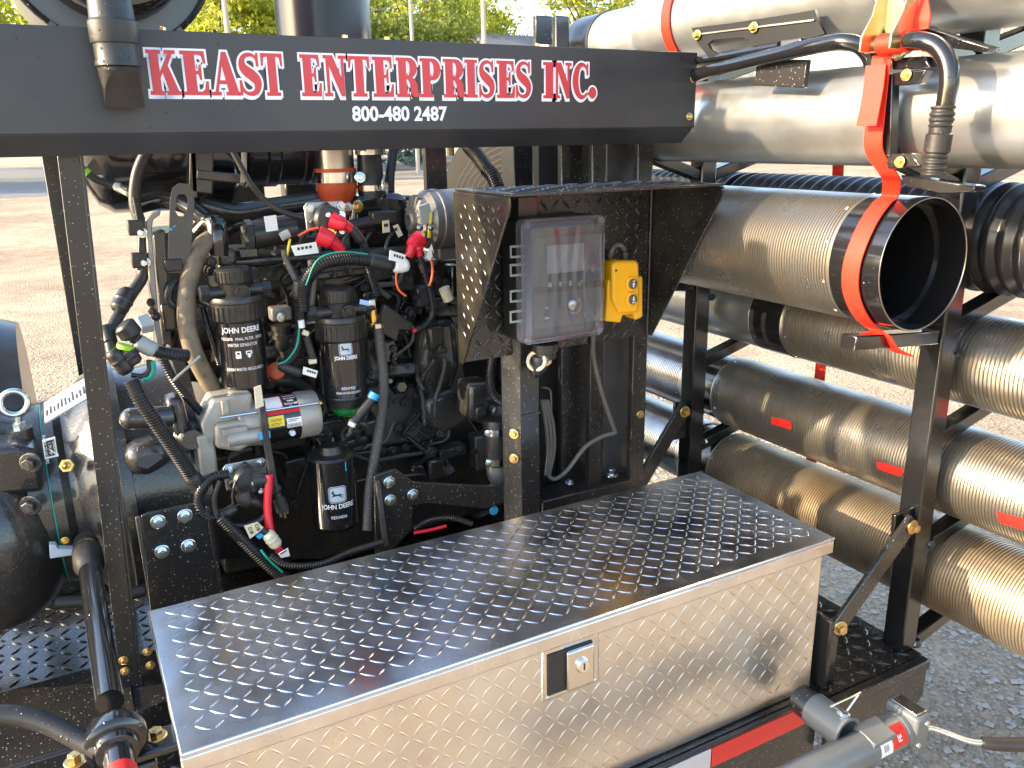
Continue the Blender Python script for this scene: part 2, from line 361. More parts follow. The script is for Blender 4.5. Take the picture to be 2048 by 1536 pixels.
def put_mesh(me, fn, name, mt, parent, slices=0):
    if slices:
        bm = bmesh.new(); bm.from_mesh(me); x0 = min(v.co.x for v in bm.verts); x1 = max(v.co.x for v in bm.verts); n = int((x1 - x0) / slices) + 1
        for i in range(1, n): bmesh.ops.bisect_plane(bm, geom=bm.verts[:] + bm.edges[:] + bm.faces[:], plane_co=(x0 + (x1 - x0) * i / n, 0, 0), plane_no=(1, 0, 0))
        bm.to_mesh(me); bm.free()
    for v in me.vertices: v.co = fn(v.co)
    me.materials.clear(); me.materials.append(M[mt]); o = bpy.data.objects.new(name, me); COL.objects.link(o)
    if parent: o.parent = parent
    return o
def on_plane(o, x, y, n, eps=.001):
    o, x, y, n = V(o), V(x).normalized(), V(y).normalized(), V(n).normalized()
    return lambda c: o + x * c.x + y * c.y + n * (eps + c.z)
def on_cyl(cx, cy, z0, r, ang0, eps=.0008):
    """wrap round an upright cylinder; ang0 is the heading of the text centre (0 = towards -Y, positive towards +X)"""
    def f(c):
        a = ang0 + c.x / r; rr = r + eps + c.z; return V((cx + rr * math.sin(a), cy - rr * math.cos(a), z0 + c.y))
    return f

def tread(parent, o, ux, uy, nrm, w, h, pitch, mt, L=.026, W=.007, H=.0016, inside=None, name='tread_pattern'):
    o, ux, uy, nrm = V(o), V(ux).normalized(), V(uy).normalized(), V(nrm).normalized(); b = MB(); nx, ny = int(w / pitch) + 2, int(h / pitch) + 2
    for i in range(nx):
        for j in range(ny):
            x, y = (i + .35) * pitch, (j + .4) * pitch
            if x > w - L * .36 or y > h - L * .36 or x < L * .36 or y < L * .36: continue
            if inside and not inside(x, y): continue
            a = math.radians(45 if (i + j) % 2 else -45); dx = ux * math.cos(a) + uy * math.sin(a); dy = nrm.cross(dx)
            c = o + ux * x + uy * y - nrm * .0003
            pts = [c - dx * L / 2, c - dx * L * .16 - dy * W / 2, c + dx * L * .16 - dy * W / 2, c + dx * L / 2, c + dx * L * .16 + dy * W / 2, c - dx * L * .16 + dy * W / 2,
                   c - dx * L * .3 + nrm * H, c - dx * L * .12 - dy * W * .22 + nrm * H, c + dx * L * .12 - dy * W * .22 + nrm * H, c + dx * L * .3 + nrm * H, c + dx * L * .12 + dy * W * .22 + nrm * H, c - dx * L * .12 + dy * W * .22 + nrm * H]
            b.add(pts, [(k, (k + 1) % 6, 6 + (k + 1) % 6, 6 + k) for k in range(6)] + [(6, 7, 8, 9, 10, 11)])
    return b.build(name, mt, parent, kind='stuff', ang=50)

# ------------------------------------------------------------------ the setting
def struct(o): o['kind'] = 'structure'; return o
g = MB(); g.add([(-400, -200, 0), (400, -200, 0), (400, 600, 0), (-400, 600, 0)], [(0, 1, 2, 3)])
struct(g.build('ground', 'gravel'))
g = MB(); g.add([(-120, 28, .004), (-.4, 35, .004), (20, 50, .004), (60, 56, .004), (400, 70, .004), (400, 110, .004), (-120, 84, .004)], [(0, 1, 2, 3, 4, 5, 6)])
struct(g.build('grey_ground', 'plain_grey'))  # flat grey sheet over the far gravel, front edge slanting away
g = MB()
def pebble(x, y, s):
    b0 = len(g.v); q = [V((1, 0, 0)), V((-1, 0, 0)), V((0, 1, 0)), V((0, -1, 0)), V((0, 0, .7)), V((.7, .7, .25)), V((-.7, -.6, .3))]
    a = random.random() * 6.28; R = Matrix.Rotation(a, 3, 'Z')
    pts = [R @ V((p.x * s * random.uniform(.6, 1.2), p.y * s * random.uniform(.6, 1.2), p.z * s * random.uniform(.6, 1))) + V((x, y, s * .15)) for p in q[:5]]
    g.v += pts; g.f += [[b0 + i for i in f] for f in ((0, 2, 4), (2, 1, 4), (1, 3, 4), (3, 0, 4))]
for i in range(38000):
    if i < 27000: x, y = random.uniform(1.2, 4.6), random.uniform(.1, 5)
    elif i < 31000: x, y = random.uniform(-.5, 1.6), random.uniform(.2, 1.2)
    else: x, y = random.uniform(-1.6, 1.5), random.uniform(2.6, 8)
    pebble(x, y, random.choice((.0025, .003, .004, .005, .006, .008, .01, .015)) * random.uniform(.8, 1.3))
tag(g.build('gravel_stones', 'stone', ang=80), 'loose grey and tan stones scattered over the gravel yard', 'gravel', kind='stuff')

# trees beyond the grey ground
def crown_mesh(name, rx, rz, nclump, nleaf, leaf, mt, conic=False, seed=1):
    rnd = random.Random(seed); b = MB()
    for c in range(nclump):
        while True:
            p = V((rnd.uniform(-1, 1), rnd.uniform(-1, 1), rnd.uniform(-1, 1)))
            if .35 < p.length < 1: break
        if conic:
            k = rnd.random(); a = rnd.random() * 6.28; rr = (1 - k) * rnd.uniform(.4, 1); p = V((rr * math.cos(a), rr * math.sin(a), 2 * k - 1))
        c0 = V((p.x * rx, p.y * rx, p.z * rz)); cr = rx * rnd.uniform(.16, .3) * (.6 if conic else 1)
        for i in range(nleaf):
            q = V((rnd.gauss(0, .5), rnd.gauss(0, .5), rnd.gauss(0, .4))) * cr + c0
            n = (V((rnd.gauss(0, 1), rnd.gauss(0, 1), rnd.gauss(.4, 1)))).normalized(); x, y, _ = frame_of(n); s = leaf * rnd.uniform(.5, 1.2)
            a = rnd.random() * 6.28; x, y = x * math.cos(a) + y * math.sin(a), y * math.cos(a) - x * math.sin(a)
            b.add([q - x * s, q - y * s * .5, q + x * s, q + y * s * .5], [(0, 1, 2, 3)])
    me = b.mesh(name); me.materials.append(M[mt]); return me
def trunk_mesh(h, r, seed, spread=1.0):
    rnd = random.Random(seed); b = MB()
    b.tube([(0, 0, 0), (rnd.uniform(-.2, .2), rnd.uniform(-.2, .2), h * .4), (rnd.uniform(-.3, .3), rnd.uniform(-.3, .3), h * .75), (0, 0, h)], r, 8, 4, rfun=lambda l, t: r * (1 - .8 * t))
    for i in range(9):
        z = h * rnd.uniform(.3, .85); a = rnd.random() * 6.28; L = h * .35 * spread * rnd.uniform(.6, 1)
        b.tube([(0, 0, z), (math.cos(a) * L * .5, math.sin(a) * L * .5, z + L * .35), (math.cos(a) * L, math.sin(a) * L, z + L * .8)], r * .4, 6, 3, rfun=lambda l, t: r * .4 * (1 - .75 * t))
    me = b.mesh('trunk'); me.materials.append(M['bark']); return me
CR = [crown_mesh('crown', 4.4, 4.8, 85, 95, .26, 'leaf', seed=3), crown_mesh('crown', 4.0, 5.2, 80, 95, .24, 'leaf', seed=5), crown_mesh('crown', 4.6, 4.6, 85, 95, .26, 'leaf2', seed=8)]
TR = [trunk_mesh(9, .28, 1), trunk_mesh(10, .3, 2), trunk_mesh(9, .3, 3)]
SPR = crown_mesh('crown', 1.9, 3.4, 150, 50, .16, 'spruce', True, 4)
SPT = trunk_mesh(6.5, .16, 9, .25)
def tree(x, y, k, s, label, group='trees across the road'):
    t = bpy.data.objects.new('broadleaf_tree', None); COL.objects.link(t); t.location = (x, y, 0); t.rotation_euler[2] = random.random() * 6; t.scale = (s, s, s)
    tag(t, label, 'tree', group)
    for nm, me, z in (('trunk', TR[k], 0), ('crown', CR[k], 7.2)):
        o = bpy.data.objects.new(nm, me); COL.objects.link(o); o.parent = t; o.location = (0, 0, z)
LB = 'yellow green leafy tree in a row beyond the grey ground'
for x, y, k, s in ((-30, 46, 1, 1.1), (-21, 50, 0, 1.15), (-12, 47, 2, 1.2), (-4, 56, 1, .95), (3.5, 66, 0, 1.1), (10.5, 57, 1, 1.0), (15.5, 60, 0, 1.1), (22.5, 56, 2, 1.0), (27, 66, 1, 1.2), (34, 70, 0, 1.15), (44, 66, 1, 1.25), (24, 80, 2, 1.5), (40, 88, 2, 1.5), (8, 86, 2, 1.5), (-8, 84, 2, 1.5), (55, 74, 0, 1.2)):
    tree(x, y, k, s, 'dark green leafy tree in a row beyond the grey ground' if k == 2 else LB)
t = bpy.data.objects.new('spruce_tree', None); COL.objects.link(t); t.location = (18.6, 49.5, 0); t.scale = (1.15, 1.15, 1.0); tag(t, 'small blue spruce standing in front of the leafy trees', 'tree')
for nm, me, z in (('trunk', SPT, 0), ('crown', SPR, 3.9)):
    o = bpy.data.objects.new(nm, me); COL.objects.link(o); o.parent = t; o.location = (0, 0, z)

def house():
    t = thing('house', 'white house with grey shingle roof standing among the trees', 'house')
    x0, x1, y0, y1 = 31.0, 39.0, 58, 66; zt = 7.2
    MB().box2((x0, y0, 0), (x1, y1, zt)).build('wall', 'siding', t)
    r = MB(); r.prism([(x0 - .5, y0 - .5, zt), (x0 - .5, y1 + .5, zt), (x0 - .5, (y0 + y1) / 2, zt + 2.4)], (x1 - x0 + 1, 0, 0)); rf = r.build('roof', 'shingle', t)
    gb = MB(); gb.prism([(33.2, y0 - .35, zt + .1), (36.8, y0 - .35, zt + .1), (35, y0 - .35, zt + 1.5)], (0, 3, 0)); gb.build('gable', 'siding', t)
    for i in range(3):
        x = x0 + 1.2 + i * 2.4; wd = MB().box2((x, y0 - .06, zt - 1.9), (x + 1.1, y0 - .002, zt - .6)).build('window', 'pane', t)
        MB().box2((x + .5, y0 - .1, zt - 1.9), (x + .58, y0 - .062, zt - .6)).build('mullion', 'siding', wd)
house()
def pole(x, y, h, r, lab, arm):
    t = thing('utility_pole', lab, 'utility pole')
    MB().cyl((x, y, 0), (x, y, h), r, r * .7, 10).build('pole', 'wood', t)
    if arm: MB().box((x, y, h - .5), (2.2, .12, .14)).build('crossarm', 'wood', t); MB().cyl((x - .35, y - .3, h - 2.4), (x - .35, y - .3, h - 1.4), .25).build('transformer', 'jack', t)
pole(17.2, 34, 12, .13, 'pale wooden utility pole in front of the house', True)
pole(18.0, 44, 11, .12, 'pale wooden utility pole rising behind the blue spruce', False)
pole(7.0, 36, 12, .12, 'pale wooden utility pole in front of the bright trees', False)
for k, z in enumerate((8.0, 8.6, 7.0)):
    b = MB(); b.tube([(-30, 36, z + 1.2), (-10, 36, z - .2), (7, 36, z + .4), (12, 35, z - .2), (17.2, 34, z + .4), (34, 31, z - .3), (60, 28, z + 1.5)], .018, 5, 6)
    tag(b.build('power_line', 'wire'), ['upper', 'topmost', 'lowest'][k] + ' power line strung between the utility poles', 'wire')
def shed():
    t = thing('metal_shed', 'cream metal sided shed beyond the pipe rack', 'shed')
    a, bq = V((50, 66, 0)), V((98, 40, 0)); d = (bq - a).normalized(); n = V((-d.y, d.x, 0)) * -1; L = (bq - a).length; hh = 12
    w_ = MB(); w_.prism([a, bq, bq - n * 8, a - n * 8], (0, 0, hh)); w_.build('wall', 'shed', t)
    for i in range(int(L / 1.2)):
        p = a + d * (i * 1.2 + .2) + n * .03; MB().bar(p, p + V((0, 0, hh)), .14, .1, n).build('rib', 'shed', t)
    r = MB(); r.prism([a + n * .6 + V((0, 0, hh)), a - n * 8.6 + V((0, 0, hh)), a - n * 4 + V((0, 0, hh + 2))], d * L); r.build('roof', 'shingle', t)
    p = a + d * 14; MB().prism([p + n * .12, p + d * 7 + n * .12, p + d * 7 + n * .12 + V((0, 0, 9)), p + n * .12 + V((0, 0, 9))], n * .1).build('door', 'siding', t)
shed()

# ------------------------------------------------------------------ trailer deck
tr = thing('trailer', 'black tread plate trailer deck carrying the engine and the pipe rack', 'trailer')
MB().box2((-1.6, 1.006, .588), (1.56, 3.3, .6)).build('deck', 'tread_black', tr); MB().box2((1.247, .985, .588), (1.56, 1.0055, .6)).build('deck_corner', 'tread_black', tr)
tread(tr, (1.24, .99, .6), (1, 0, 0), (0, 1, 0), (0, 0, 1), .32, .75, .034, 'tread_black', L=.034, W=.009, H=.003, name='deck_tread')
tread(tr, (-.75, .99, .6), (1, 0, 0), (0, 1, 0), (0, 0, 1), .86, 1.3, .034, 'tread_black', L=.034, W=.009, H=.003, name='deck_tread')
MB().box2((-1.6, .992, .455), (1.245, 1.0055, .6)).build('end_channel', 'frame', tr, .004)
MB().box2((1.248, .962, .574), (1.56, .984, .598)).build('deck_edge', 'frame', tr, .003)
q = MB(); q.prism([(1.248, .967, .573), (1.558, .967, .573), (1.558, .967, .505), (1.53, .967, .478), (1.248, .967, .47)], (0, .012, 0)); q.build('end_plate', 'frame', tr, .002)
MB().box2((1.545, .985, .46), (1.56, 3.3, .584)).build('side_rail', 'frame', tr, .003)
for y in (1.3, 1.9, 2.5): MB().box2((-1.6, y, .44), (1.54, y + .07, .584)).build('crossmember', 'frame', tr)
for side in (0, 1):
    for dx in (-1.15,): MB().cyl((dx, 2.2 + side * .8, .3), (dx - .22, 2.2 + side * .8, .3), .3, None, 36).build('tyre', 'rubber', tr)
zt = .594; zb = .55
for i, (a, bq, mt) in enumerate(((.955, 1.24, 'tapered'), (.80, .952, 'tapewhite'), (.515, .797, 'tapered'), (.36, .512, 'tapewhite'))):
    MB().box2((a, .9905, zb), (bq, .9918, zt)).build('reflective_tape', mt, tr)
MB().bar((-.25, 1.56, .655), (.1, 1.62, .655), .17, .075).build('frame_rail', 'frame', tr, .004)
MB().box2((-.30, 1.46, .69), (-.005, 1.64, .698)).build('mount_plate', 'frame', tr, .002)
MB().box2((-.30, 1.452, .62), (-.005, 1.46, .698)).build('mount_lip', 'frame', tr, .002)
MB().box2((-.25, 1.64, .6), (1.5, 1.72, .69)).build('skid_rail', 'frame', tr, .004)
MB().box2((-.25, 2.25, .6), (1.5, 2.33, .69)).build('skid_rail', 'frame', tr, .004)
# ------------------------------------------------------------------ toolbox
tb = thing('toolbox', 'polished aluminium diamond plate toolbox at the edge of the trailer deck', 'toolbox')
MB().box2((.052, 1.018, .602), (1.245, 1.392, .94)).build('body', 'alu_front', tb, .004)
lid = MB(); lid.box2((.039, 1.005, .948), (1.258, 1.403, .956)); lid.box2((.0395, 1.005, .922), (1.2575, 1.0095, .9478)); lid.box2((.039, 1.0097, .922), (.0435, 1.4, .9478)); lid.box2((1.2535, 1.0097, .922), (1.258, 1.4, .9478)); lid.box2((.0437, 1.398, .93), (1.2533, 1.4025, .9478))
lo = lid.build('lid', 'tread_alu', tb, .0025)
MB().cyl((.041, 1.0055, .9545), (1.256, 1.0055, .9545), .0022, n=8).build('rolled_edge', 'alu_edge', lo)
tread(lo, (.042, 1.012, .9562), (1, 0, 0), (0, 1, 0), (0, 0, 1), 1.213, .388, .0235, 'tread_alu', L=.0275, W=.0048, H=.0014, name='lid_tread')
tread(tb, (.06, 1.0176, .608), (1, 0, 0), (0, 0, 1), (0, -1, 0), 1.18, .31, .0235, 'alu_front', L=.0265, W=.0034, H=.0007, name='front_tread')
lc = at(1142, 1330, Y=1.016)
lp = MB(); lp.box(lc + V((0, .0005, 0)), (.112, .006, .103)); MBo = lp.build('latch_plate', 'chrome', tb, .004)
MB().box(lc + V((-.004, -.004, -.002)), (.088, .003, .078)).build('latch_recess', 'ink', tb, .002)
pd = MB().box(lc + V((.012, -.0095, -.002)), (.054, .008, .074)).build('latch_paddle', 'chrome', tb, .003)
MB().lathe(lc + V((.014, -.0135, .004)), FRONT, [(0, .013), (.004, .013), (.006, .011)], 20).build('lock_cylinder', 'alu_edge', pd)
MB().box(lc + V((.014, -.0202, .004)), (.002, .001, .012)).build('keyhole', 'ink', pd)
for sx in (-1, 1):
    for szz in (-1, 1): MB().lathe(lc + V((sx * .047, -.0025, szz * .045)), FRONT, [(0, .003), (.0015, .003), (.002, .002)], 10).build('rivet', 'alu_edge', tb)

# ------------------------------------------------------------------ pipe rack
RX = 1.54; PY = (1.03, 1.765, 2.5)
rk = thing('pipe_rack', 'gloss black steel rack with upright posts and arms holding the pipes', 'rack')
for y in PY: MB().box2((RX - .025, y - .025, .602), (RX + .025, y + .025, 2.1)).build('post', 'rack', rk, .004)
ZR = {'scr_a': 1.251, 'scr_b': .996, 'scr_c': .758, 'hose': 1.508}
for y in PY:
    for zc, r, drop in ((1.251, .1, .04), (.996, .1, .04), (.758, .1, .04), (1.508, .112, .04), (2.015, .1, .04), (1.77, .1, .05)):
        zb = zc - r - .016
        MB().bar((RX + .0252, y, zb - .035), (1.80, y, zb + .03), .036, .03).build('arm', 'rack', rk, .003)
    for zc, r in ((1.751, .092), (1.98, .1), (1.486, .122)):
        zb = zc - r - .018
        MB().bar((RX - .0252, y, zb - .02), (1.27 if r > .11 else 1.30, y, zb + (.0 if r > .11 else .05)), .036, .028).build('arm', 'rack', rk, .003)
    for zc in (1.3, .87, .62):
        q = MB(); q.ball((RX + .03, y - .015, zc - .01), .016, 8, (1, 1.2, .8)); q.build('weld', 'rack', rk)
# braces to the deck
b1, b2 = V((1.485, 1.005, .925)), V((1.292, 1.005, .745))
MB().bar(b1 + V((.01, 0, .012)), b2 - V((.01, 0, .012)), .012, .042, (0, 0, 1)).build('brace', 'frame', rk, .003)
q = MB(); q.prism([(1.455, 1.018, .95), (1.514, 1.018, .955), (1.514, 1.018, .86), (1.46, 1.018, .87)], (0, .01, 0)); q.build('brace_plate', 'rack', rk, .002)
q = MB(); q.box2((1.268, 1.0, .602), (1.278, 1.05, .765)); q.box2((1.2782, 1.015, .602), (1.315, 1.022, .755)); q.build('brace_foot', 'frame', rk, .004)
bolt(rk, b1 + V((0, -.007, 0)), FRONT, .016, 'yzinc'); bolt(rk, b2 + V((.0, -.007, 0)), (-.3, -1, 0), .016, 'yzinc')
c1, c2 = at(1365, 822, Y=1.74), at(1285, 965, Y=1.74)
MB().bar(c1 + V((.01, 0, .015)), c2 - V((.03, 0, .03)), .012, .045).build('brace', 'frame', rk, .003)
q = MB(); q.box2(c1 + V((-.02, .012, -.09)), c1 + V((.09, .02, .025))); q.build('brace_plate', 'rack', rk, .003)
bolt(rk, c1 + V((0, -.008, 0)), FRONT, .017, 'yzinc')

# ------------------------------------------------------------------ pipes
def hit(u, v, X, Zc, r):
    """point on a pipe (axis along Y at X, Zc) seen in direction (u, v)"""
    d = RIGHT * (u - 1024) + DOWN * (v - 768) + FWD * FPX
    a = d.x ** 2 + d.z ** 2; ox, oz = EYE.x - X, EYE.z - Zc; bb = 2 * (ox * d.x + oz * d.z); c = ox * ox + oz * oz - r * r
    disc = max(0, bb * bb - 4 * a * c); return EYE + d * ((-bb - math.sqrt(disc)) / (2 * a))
def pipe_wall(X, Z, r, y0, y1, th=.006, n=72, mb=None):
    b = mb or MB(); b.lathe((X, y0, Z), (0, 1, 0), [(0, r - th), (0, r), (y1 - y0, r), (y1 - y0, r - th), (.0005, r - th)], n, False); return b
def screen_wall(X, Z, r, y0, y1, pitch=.0088, n=72):
    prof = [(0, r - .008), (0, r)]; t = .004
    while t < (y1 - y0) - pitch:
        prof += [(t, r), (t + pitch * .56, r), (t + pitch * .68, r - .003), (t + pitch * .88, r - .003)]; t += pitch
    prof += [(y1 - y0, r), (y1 - y0, r - .008)]
    b = MB(); b.lathe((X, y0, Z), (0, 1, 0), prof, n, False); return b
def rivets(parent, X, Z, r, y, k=8, s=.004):
    for i in range(k):
        a = 2 * math.pi * i / k + .3; d = V((math.cos(a), 0, math.sin(a)))
        MB().lathe(V((X, y, Z)) + d * (r - .001), d, [(0, s), (.002, s * .8), (.0028, s * .3)], 8).build('rivet', 'zinc', parent)
g1 = thing('galvanised_pipe', 'galvanised pipe on top of the rack under a red strap, bolted to a slotted plate', 'pipe', None)
pipe_wall(1.40, 1.98, .1, .35, 1.78).build('pipe', 'galv', g1, ang=60)
tag(pipe_wall(1.40, 1.751, .092, .35, 2.7).build('galvanised_pipe', 'galv', ang=60), 'galvanised pipe behind the bent handle and orange strap', 'pipe')
fp = thing('galvanised_pipe', 'galvanised pipe with blue capped end on the far side of the rack', 'pipe')
pipe_wall(1.70, 2.015, .1, .9, 2.42).build('pipe', 'galv', fp, ang=60)
MB().lathe((1.70, 2.425, 2.015), (0, 1, 0), [(0, .1005), (.14, .1005), (.19, .085), (.2, .05)], 48).build('end_cap', 'stack', fp)
MB().lathe((1.70, 2.42, 2.015), (0, 1, 0), [(0, .103), (.012, .103)], 48).build('ring', 'ink', fp)
P3X, P3Z, P3R = 1.385, 1.486, .122
p3 = thing('screen_pipe', 'large wire wound steel screen pipe with open black end wrapped by a red strap', 'pipe')
screen_wall(P3X, P3Z, P3R, 1.085, 2.5, .0068, 84).build('screen', 'screen', p3, ang=50)
MB().lathe((P3X, .975, P3Z), (0, 1, 0), [(.0, P3R - .003), (0, P3R + .001), (.108, P3R + .001), (.11, P3R - .002), (.11, P3R - .012), (.06, P3R - .012), (.06, P3R - .004), (.001, P3R - .004)], 84, False).build('end_collar', 'gloss', p3, ang=40)
MB().lathe((P3X, 1.036, P3Z), (0, 1, 0), [(0, P3R - .011), (1.4, P3R - .011)], 72, False).build('liner', 'gloss', p3)
MB().torus((P3X, .9755, P3Z), (0, 1, 0), P3R - .001, .0016, 84, 6).build('rim', 'steel', p3)
rivets(p3, P3X, P3Z, P3R, 1.1, 10)
SX = 1.69
p4 = thing('screen_pipe', 'steel screen pipe joined by a black band to a galvanised pipe section', 'pipe')
screen_wall(SX, 1.251, .099, .35, 1.505, .0088).build('screen', 'screen', p4, ang=50)
MB().lathe((SX, 1.506, 1.251), (0, 1, 0), [(0, .1), (0, .101), (.108, .101), (.108, .095)], 64, False).build('band', 'gloss', p4)
pipe_wall(SX, 1.251, .0985, 1.615, 3.0).build('pipe', 'galv', p4)
rivets(p4, SX, 1.251, .099, 1.49)
for z, r, mt, lab in ((.996, .1025, 'screen', 'steel screen pipe with red paint marks, above the muddy bottom pipe'), (.758, .1055, 'screen_mud', 'mud stained steel screen pipe at the bottom of the rack')):
    p = thing('screen_pipe', lab, 'pipe')
    screen_wall(SX, z, r, .35, 1.745, .0072).build('screen', mt, p, ang=50)
    MB().lathe((SX, 1.746, z), (0, 1, 0), [(0, r - .006), (.115, r - .006)], 64).build('coupling', 'gloss', p)
    rivets(p, SX, z, r, 1.73)
    p_ = thing('screen_pipe', 'clean bluish steel screen pipe ending at the far rack post, ' + ('upper of two' if z > .9 else 'lower of two'), 'pipe')
    screen_wall(SX, z, r * .985, 1.885, 3.1, .0075).build('screen', 'screen_blue', p_, ang=50)
    MB().lathe((SX, 1.862, z), (0, 1, 0), [(0, r - .004), (0, r), (.02, r), (.022, r - .004)], 64, False).build('end_ring', 'galv', p_)
    rivets(p_, SX, z, r * .985, 1.9)
    if z > .9: p5 = p
hp = []
t = 0; prof = [(0, .09), (0, .104)]
while t < 2.55: prof += [(t + .004, .104), (t + .012, .113), (t + .022, .113), (t + .030, .104)]; t += .034
b = MB(); b.lathe((1.702, .4, 1.508), (0, 1, 0), prof, 56, False)
tag(b.build('ribbed_hose', 'hose', ang=60), 'black ribbed suction hose behind the open ended screen pipe', 'hose')
def patch(X, Z, r, quad, mt, parent, name, n=6):
    b = MB(); (a, bq, c, d) = quad; vs = []
    for i in range(n + 1):
        for j in range(n + 1):
            s, t = i / n, j / n
            u = (a[0] * (1 - s) + bq[0] * s) * (1 - t) + (d[0] * (1 - s) + c[0] * s) * t; v = (a[1] * (1 - s) + bq[1] * s) * (1 - t) + (d[1] * (1 - s) + c[1] * s) * t
            vs.append(hit(u, v, X, Z, r + .0008))
    b.add(vs, [(i * (n + 1) + j, (i + 1) * (n + 1) + j, (i + 1) * (n + 1) + j + 1, i * (n + 1) + j + 1) for i in range(n) for j in range(n)]); return b.build(name, mt, parent)
patch(SX, .996, .1025, ((1542, 834), (1582, 842), (1584, 860), (1544, 848)), 'redmark', p5, 'paint_mark')
patch(SX, .996, .1025, ((1753, 922), (1808, 938), (1802, 954), (1755, 938)), 'redmark', p5, 'paint_mark')
patch(SX, .996, .1025, ((1992, 1022), (2060, 1040), (2060, 1064), (2000, 1046)), 'redmark', p5, 'paint_mark')

# ------------------------------------------------------------------ straps
def ribbon(pts, wvec, th, name, mt, parent=None, sub=8):
    P = spline(pts, sub); vs = []; fs = []; w_ = V(wvec) / 2
    for i, p in enumerate(P):
        d = (P[min(i + 1, len(P) - 1)] - P[max(i - 1, 0)]).normalized(); n = d.cross(w_).normalized() * th / 2
        vs += [p - w_ - n, p + w_ - n, p + w_ + n, p - w_ + n]
    for i in range(len(P) - 1):
        for j in range(4): fs.append((i * 4 + j, i * 4 + (j + 1) % 4, i * 4 + 4 + (j + 1) % 4, i * 4 + 4 + j))
    fs += [(0, 1, 2, 3), tuple(len(vs) - 4 + k for k in range(4))]
    return MB().add(vs, fs).build(name, mt, parent)
st = thing('ratchet_strap', 'orange red ratchet strap over the pipes with a zinc ratchet at the top', 'strap')
XS = 1.262
sp = [at(1765, 110, X=XS), at(1757, 170, X=XS), at(1750, 240, X=XS), at(1748, 300, X=XS + .005), at(1775, 345, X=XS + .03)]
P3hits = [hit(u, v, P3X, P3Z, P3R + .006) for u, v in ((1780, 391), (1766, 404), (1750, 424), (1734, 450), (1718, 485), (1706, 520), (1701, 552), (1702, 582), (1711, 612), (1726, 638), (1744, 655), (1764, 669))]
ribbon(sp + [V((1.325, P3hits[0].y - .02, P3Z + P3R + .03))] + P3hits, (0, .037, 0), .0025, 'webbing', 'strap', st)
ribbon([at(1752, 130, X=XS - .006), at(1748, 170, X=XS - .012), at(1740, 215, X=XS - .02), at(1733, 252, X=XS - .024)], (0, .04, 0), .0025, 'tail', 'strap', st)
ribbon([P3hits[-1], P3hits[-1] + V((.02, -.004, -.025)), P3hits[-1] + V((.06, -.01, -.045))], (0, .04, 0), .0025, 'webbing_end', 'strap', st)
rc = at(1782, 85, X=1.25)
for yo in (.955, 1.012):
    pl = [at(u, v, Y=.955) + V((0, yo - .955, 0)) for u, v in ((1780, 97), (1798, 98), (1806, 90), (1822, 66), (1842, 46), (1845, 26), (1836, 14), (1842, -30), (1822, -30), (1808, 20), (1784, 66))]
    b = MB(); b.prism(pl, (0, .004, 0)); b.build('ratchet_plate', 'ratchet', st, .001)
a0 = at(1795, 85, X=1.245)
MB().cyl(a0 + V((0, -.045, 0)), a0 + V((0, .06, 0)), .012).build('ratchet_spool', 'ratchet', st)
MB().cyl(a0 + V((0, -.026, 0)), a0 + V((0, .032, 0)), .0165).build('wound_webbing', 'strap', st)
bolt(st, a0 + V((0, -.045, 0)), FRONT, .012, 'yzinc')
ribbon([at(1835, 60, X=1.262), at(1838, 30, X=1.262), at(1828, -30, X=1.28)], (0, .04, 0), .003, 'webbing', 'strap', st)
MB().box(at(1790, 30, X=1.262), (.012, .05, .14), rotm('X', -28)).build('ratchet_handle', 'ratchet', st, .004)
ps = [V((1.40 + .104 * math.cos(a), 1.64, 1.98 + .104 * math.sin(a))) for a in [math.radians(x) for x in range(60, 241, 20)]]
tag(ribbon(ps + [V((1.36, 1.63, 1.86))], (0, .03, 0), .0025, 'strap', 'strap'), 'red strap looped over the end of the top galvanised pipe', 'strap')
for y, lab in ((1.57, 'red strap hanging behind the pipes by the far rack post'), (.83, 'red strap hanging behind the pipes beyond the near rack post')):
    tag(ribbon([(1.825, y, 1.68), (1.835, y, 1.5), (1.832, y, 1.1), (1.825, y, .62)], (.0, .036, 0), .002, 'strap', 'strap'), lab, 'strap')

# ------------------------------------------------------------------ bent handle bars and brackets by the strap
hb = thing('crank_bar', 'bent black steel crank bar with ribbed rubber grip hanging beside the strap', 'crank')
XH = 1.235
MB().tube([at(u, v, X=x) for u, v, x in ((1760, 95, 1.27), (1800, 84, 1.25), (1840, 82, XH), (1872, 92, XH), (1893, 120, XH), (1899, 155, XH), (1893, 200, XH), (1888, 225, XH))], .0145, 16).build('bar', 'gloss', hb)
gp = [at(1887, 212, X=XH), at(1880, 262, X=XH), at(1872, 310, X=XH), at(1866, 352, X=XH)]
def gripr(l, t): return .0165 + (.0022 if (t < .33 or t > .68) and int(l / .0045) % 2 == 0 else 0) + (.003 if .36 < t < .64 else 0)
MB().tube(gp, .017, 18, 14, rfun=gripr).build('grip', 'rubber', hb)
cb = thing('crank_bar', 'straight black steel bar with a bent end running behind the sign beam', 'crank')
MB().tube([at(u, v, X=x) for u, v, x in ((1330, 175, 1.315), (1400, 148, 1.295), (1500, 122, 1.268), (1600, 98, 1.25), (1660, 86, 1.247), (1690, 84, 1.25))] + [at(1718, 90, X=1.262), at(1738, 110, X=1.278), at(1748, 138, X=1.285)], .0145, 16).build('bar', 'gloss', cb)
MB().tube([at(u, v, X=x) for u, v, x in ((1350, 128, 1.32), (1450, 112, 1.29), (1560, 92, 1.285))], .009, 10).build('thin_rod', 'gloss', cb)
bk = thing('slotted_bracket', 'black steel plate with a long slot bolted to the top galvanised pipe', 'bracket')
def yz(p): return (-p.y, p.z)
XB = 1.287
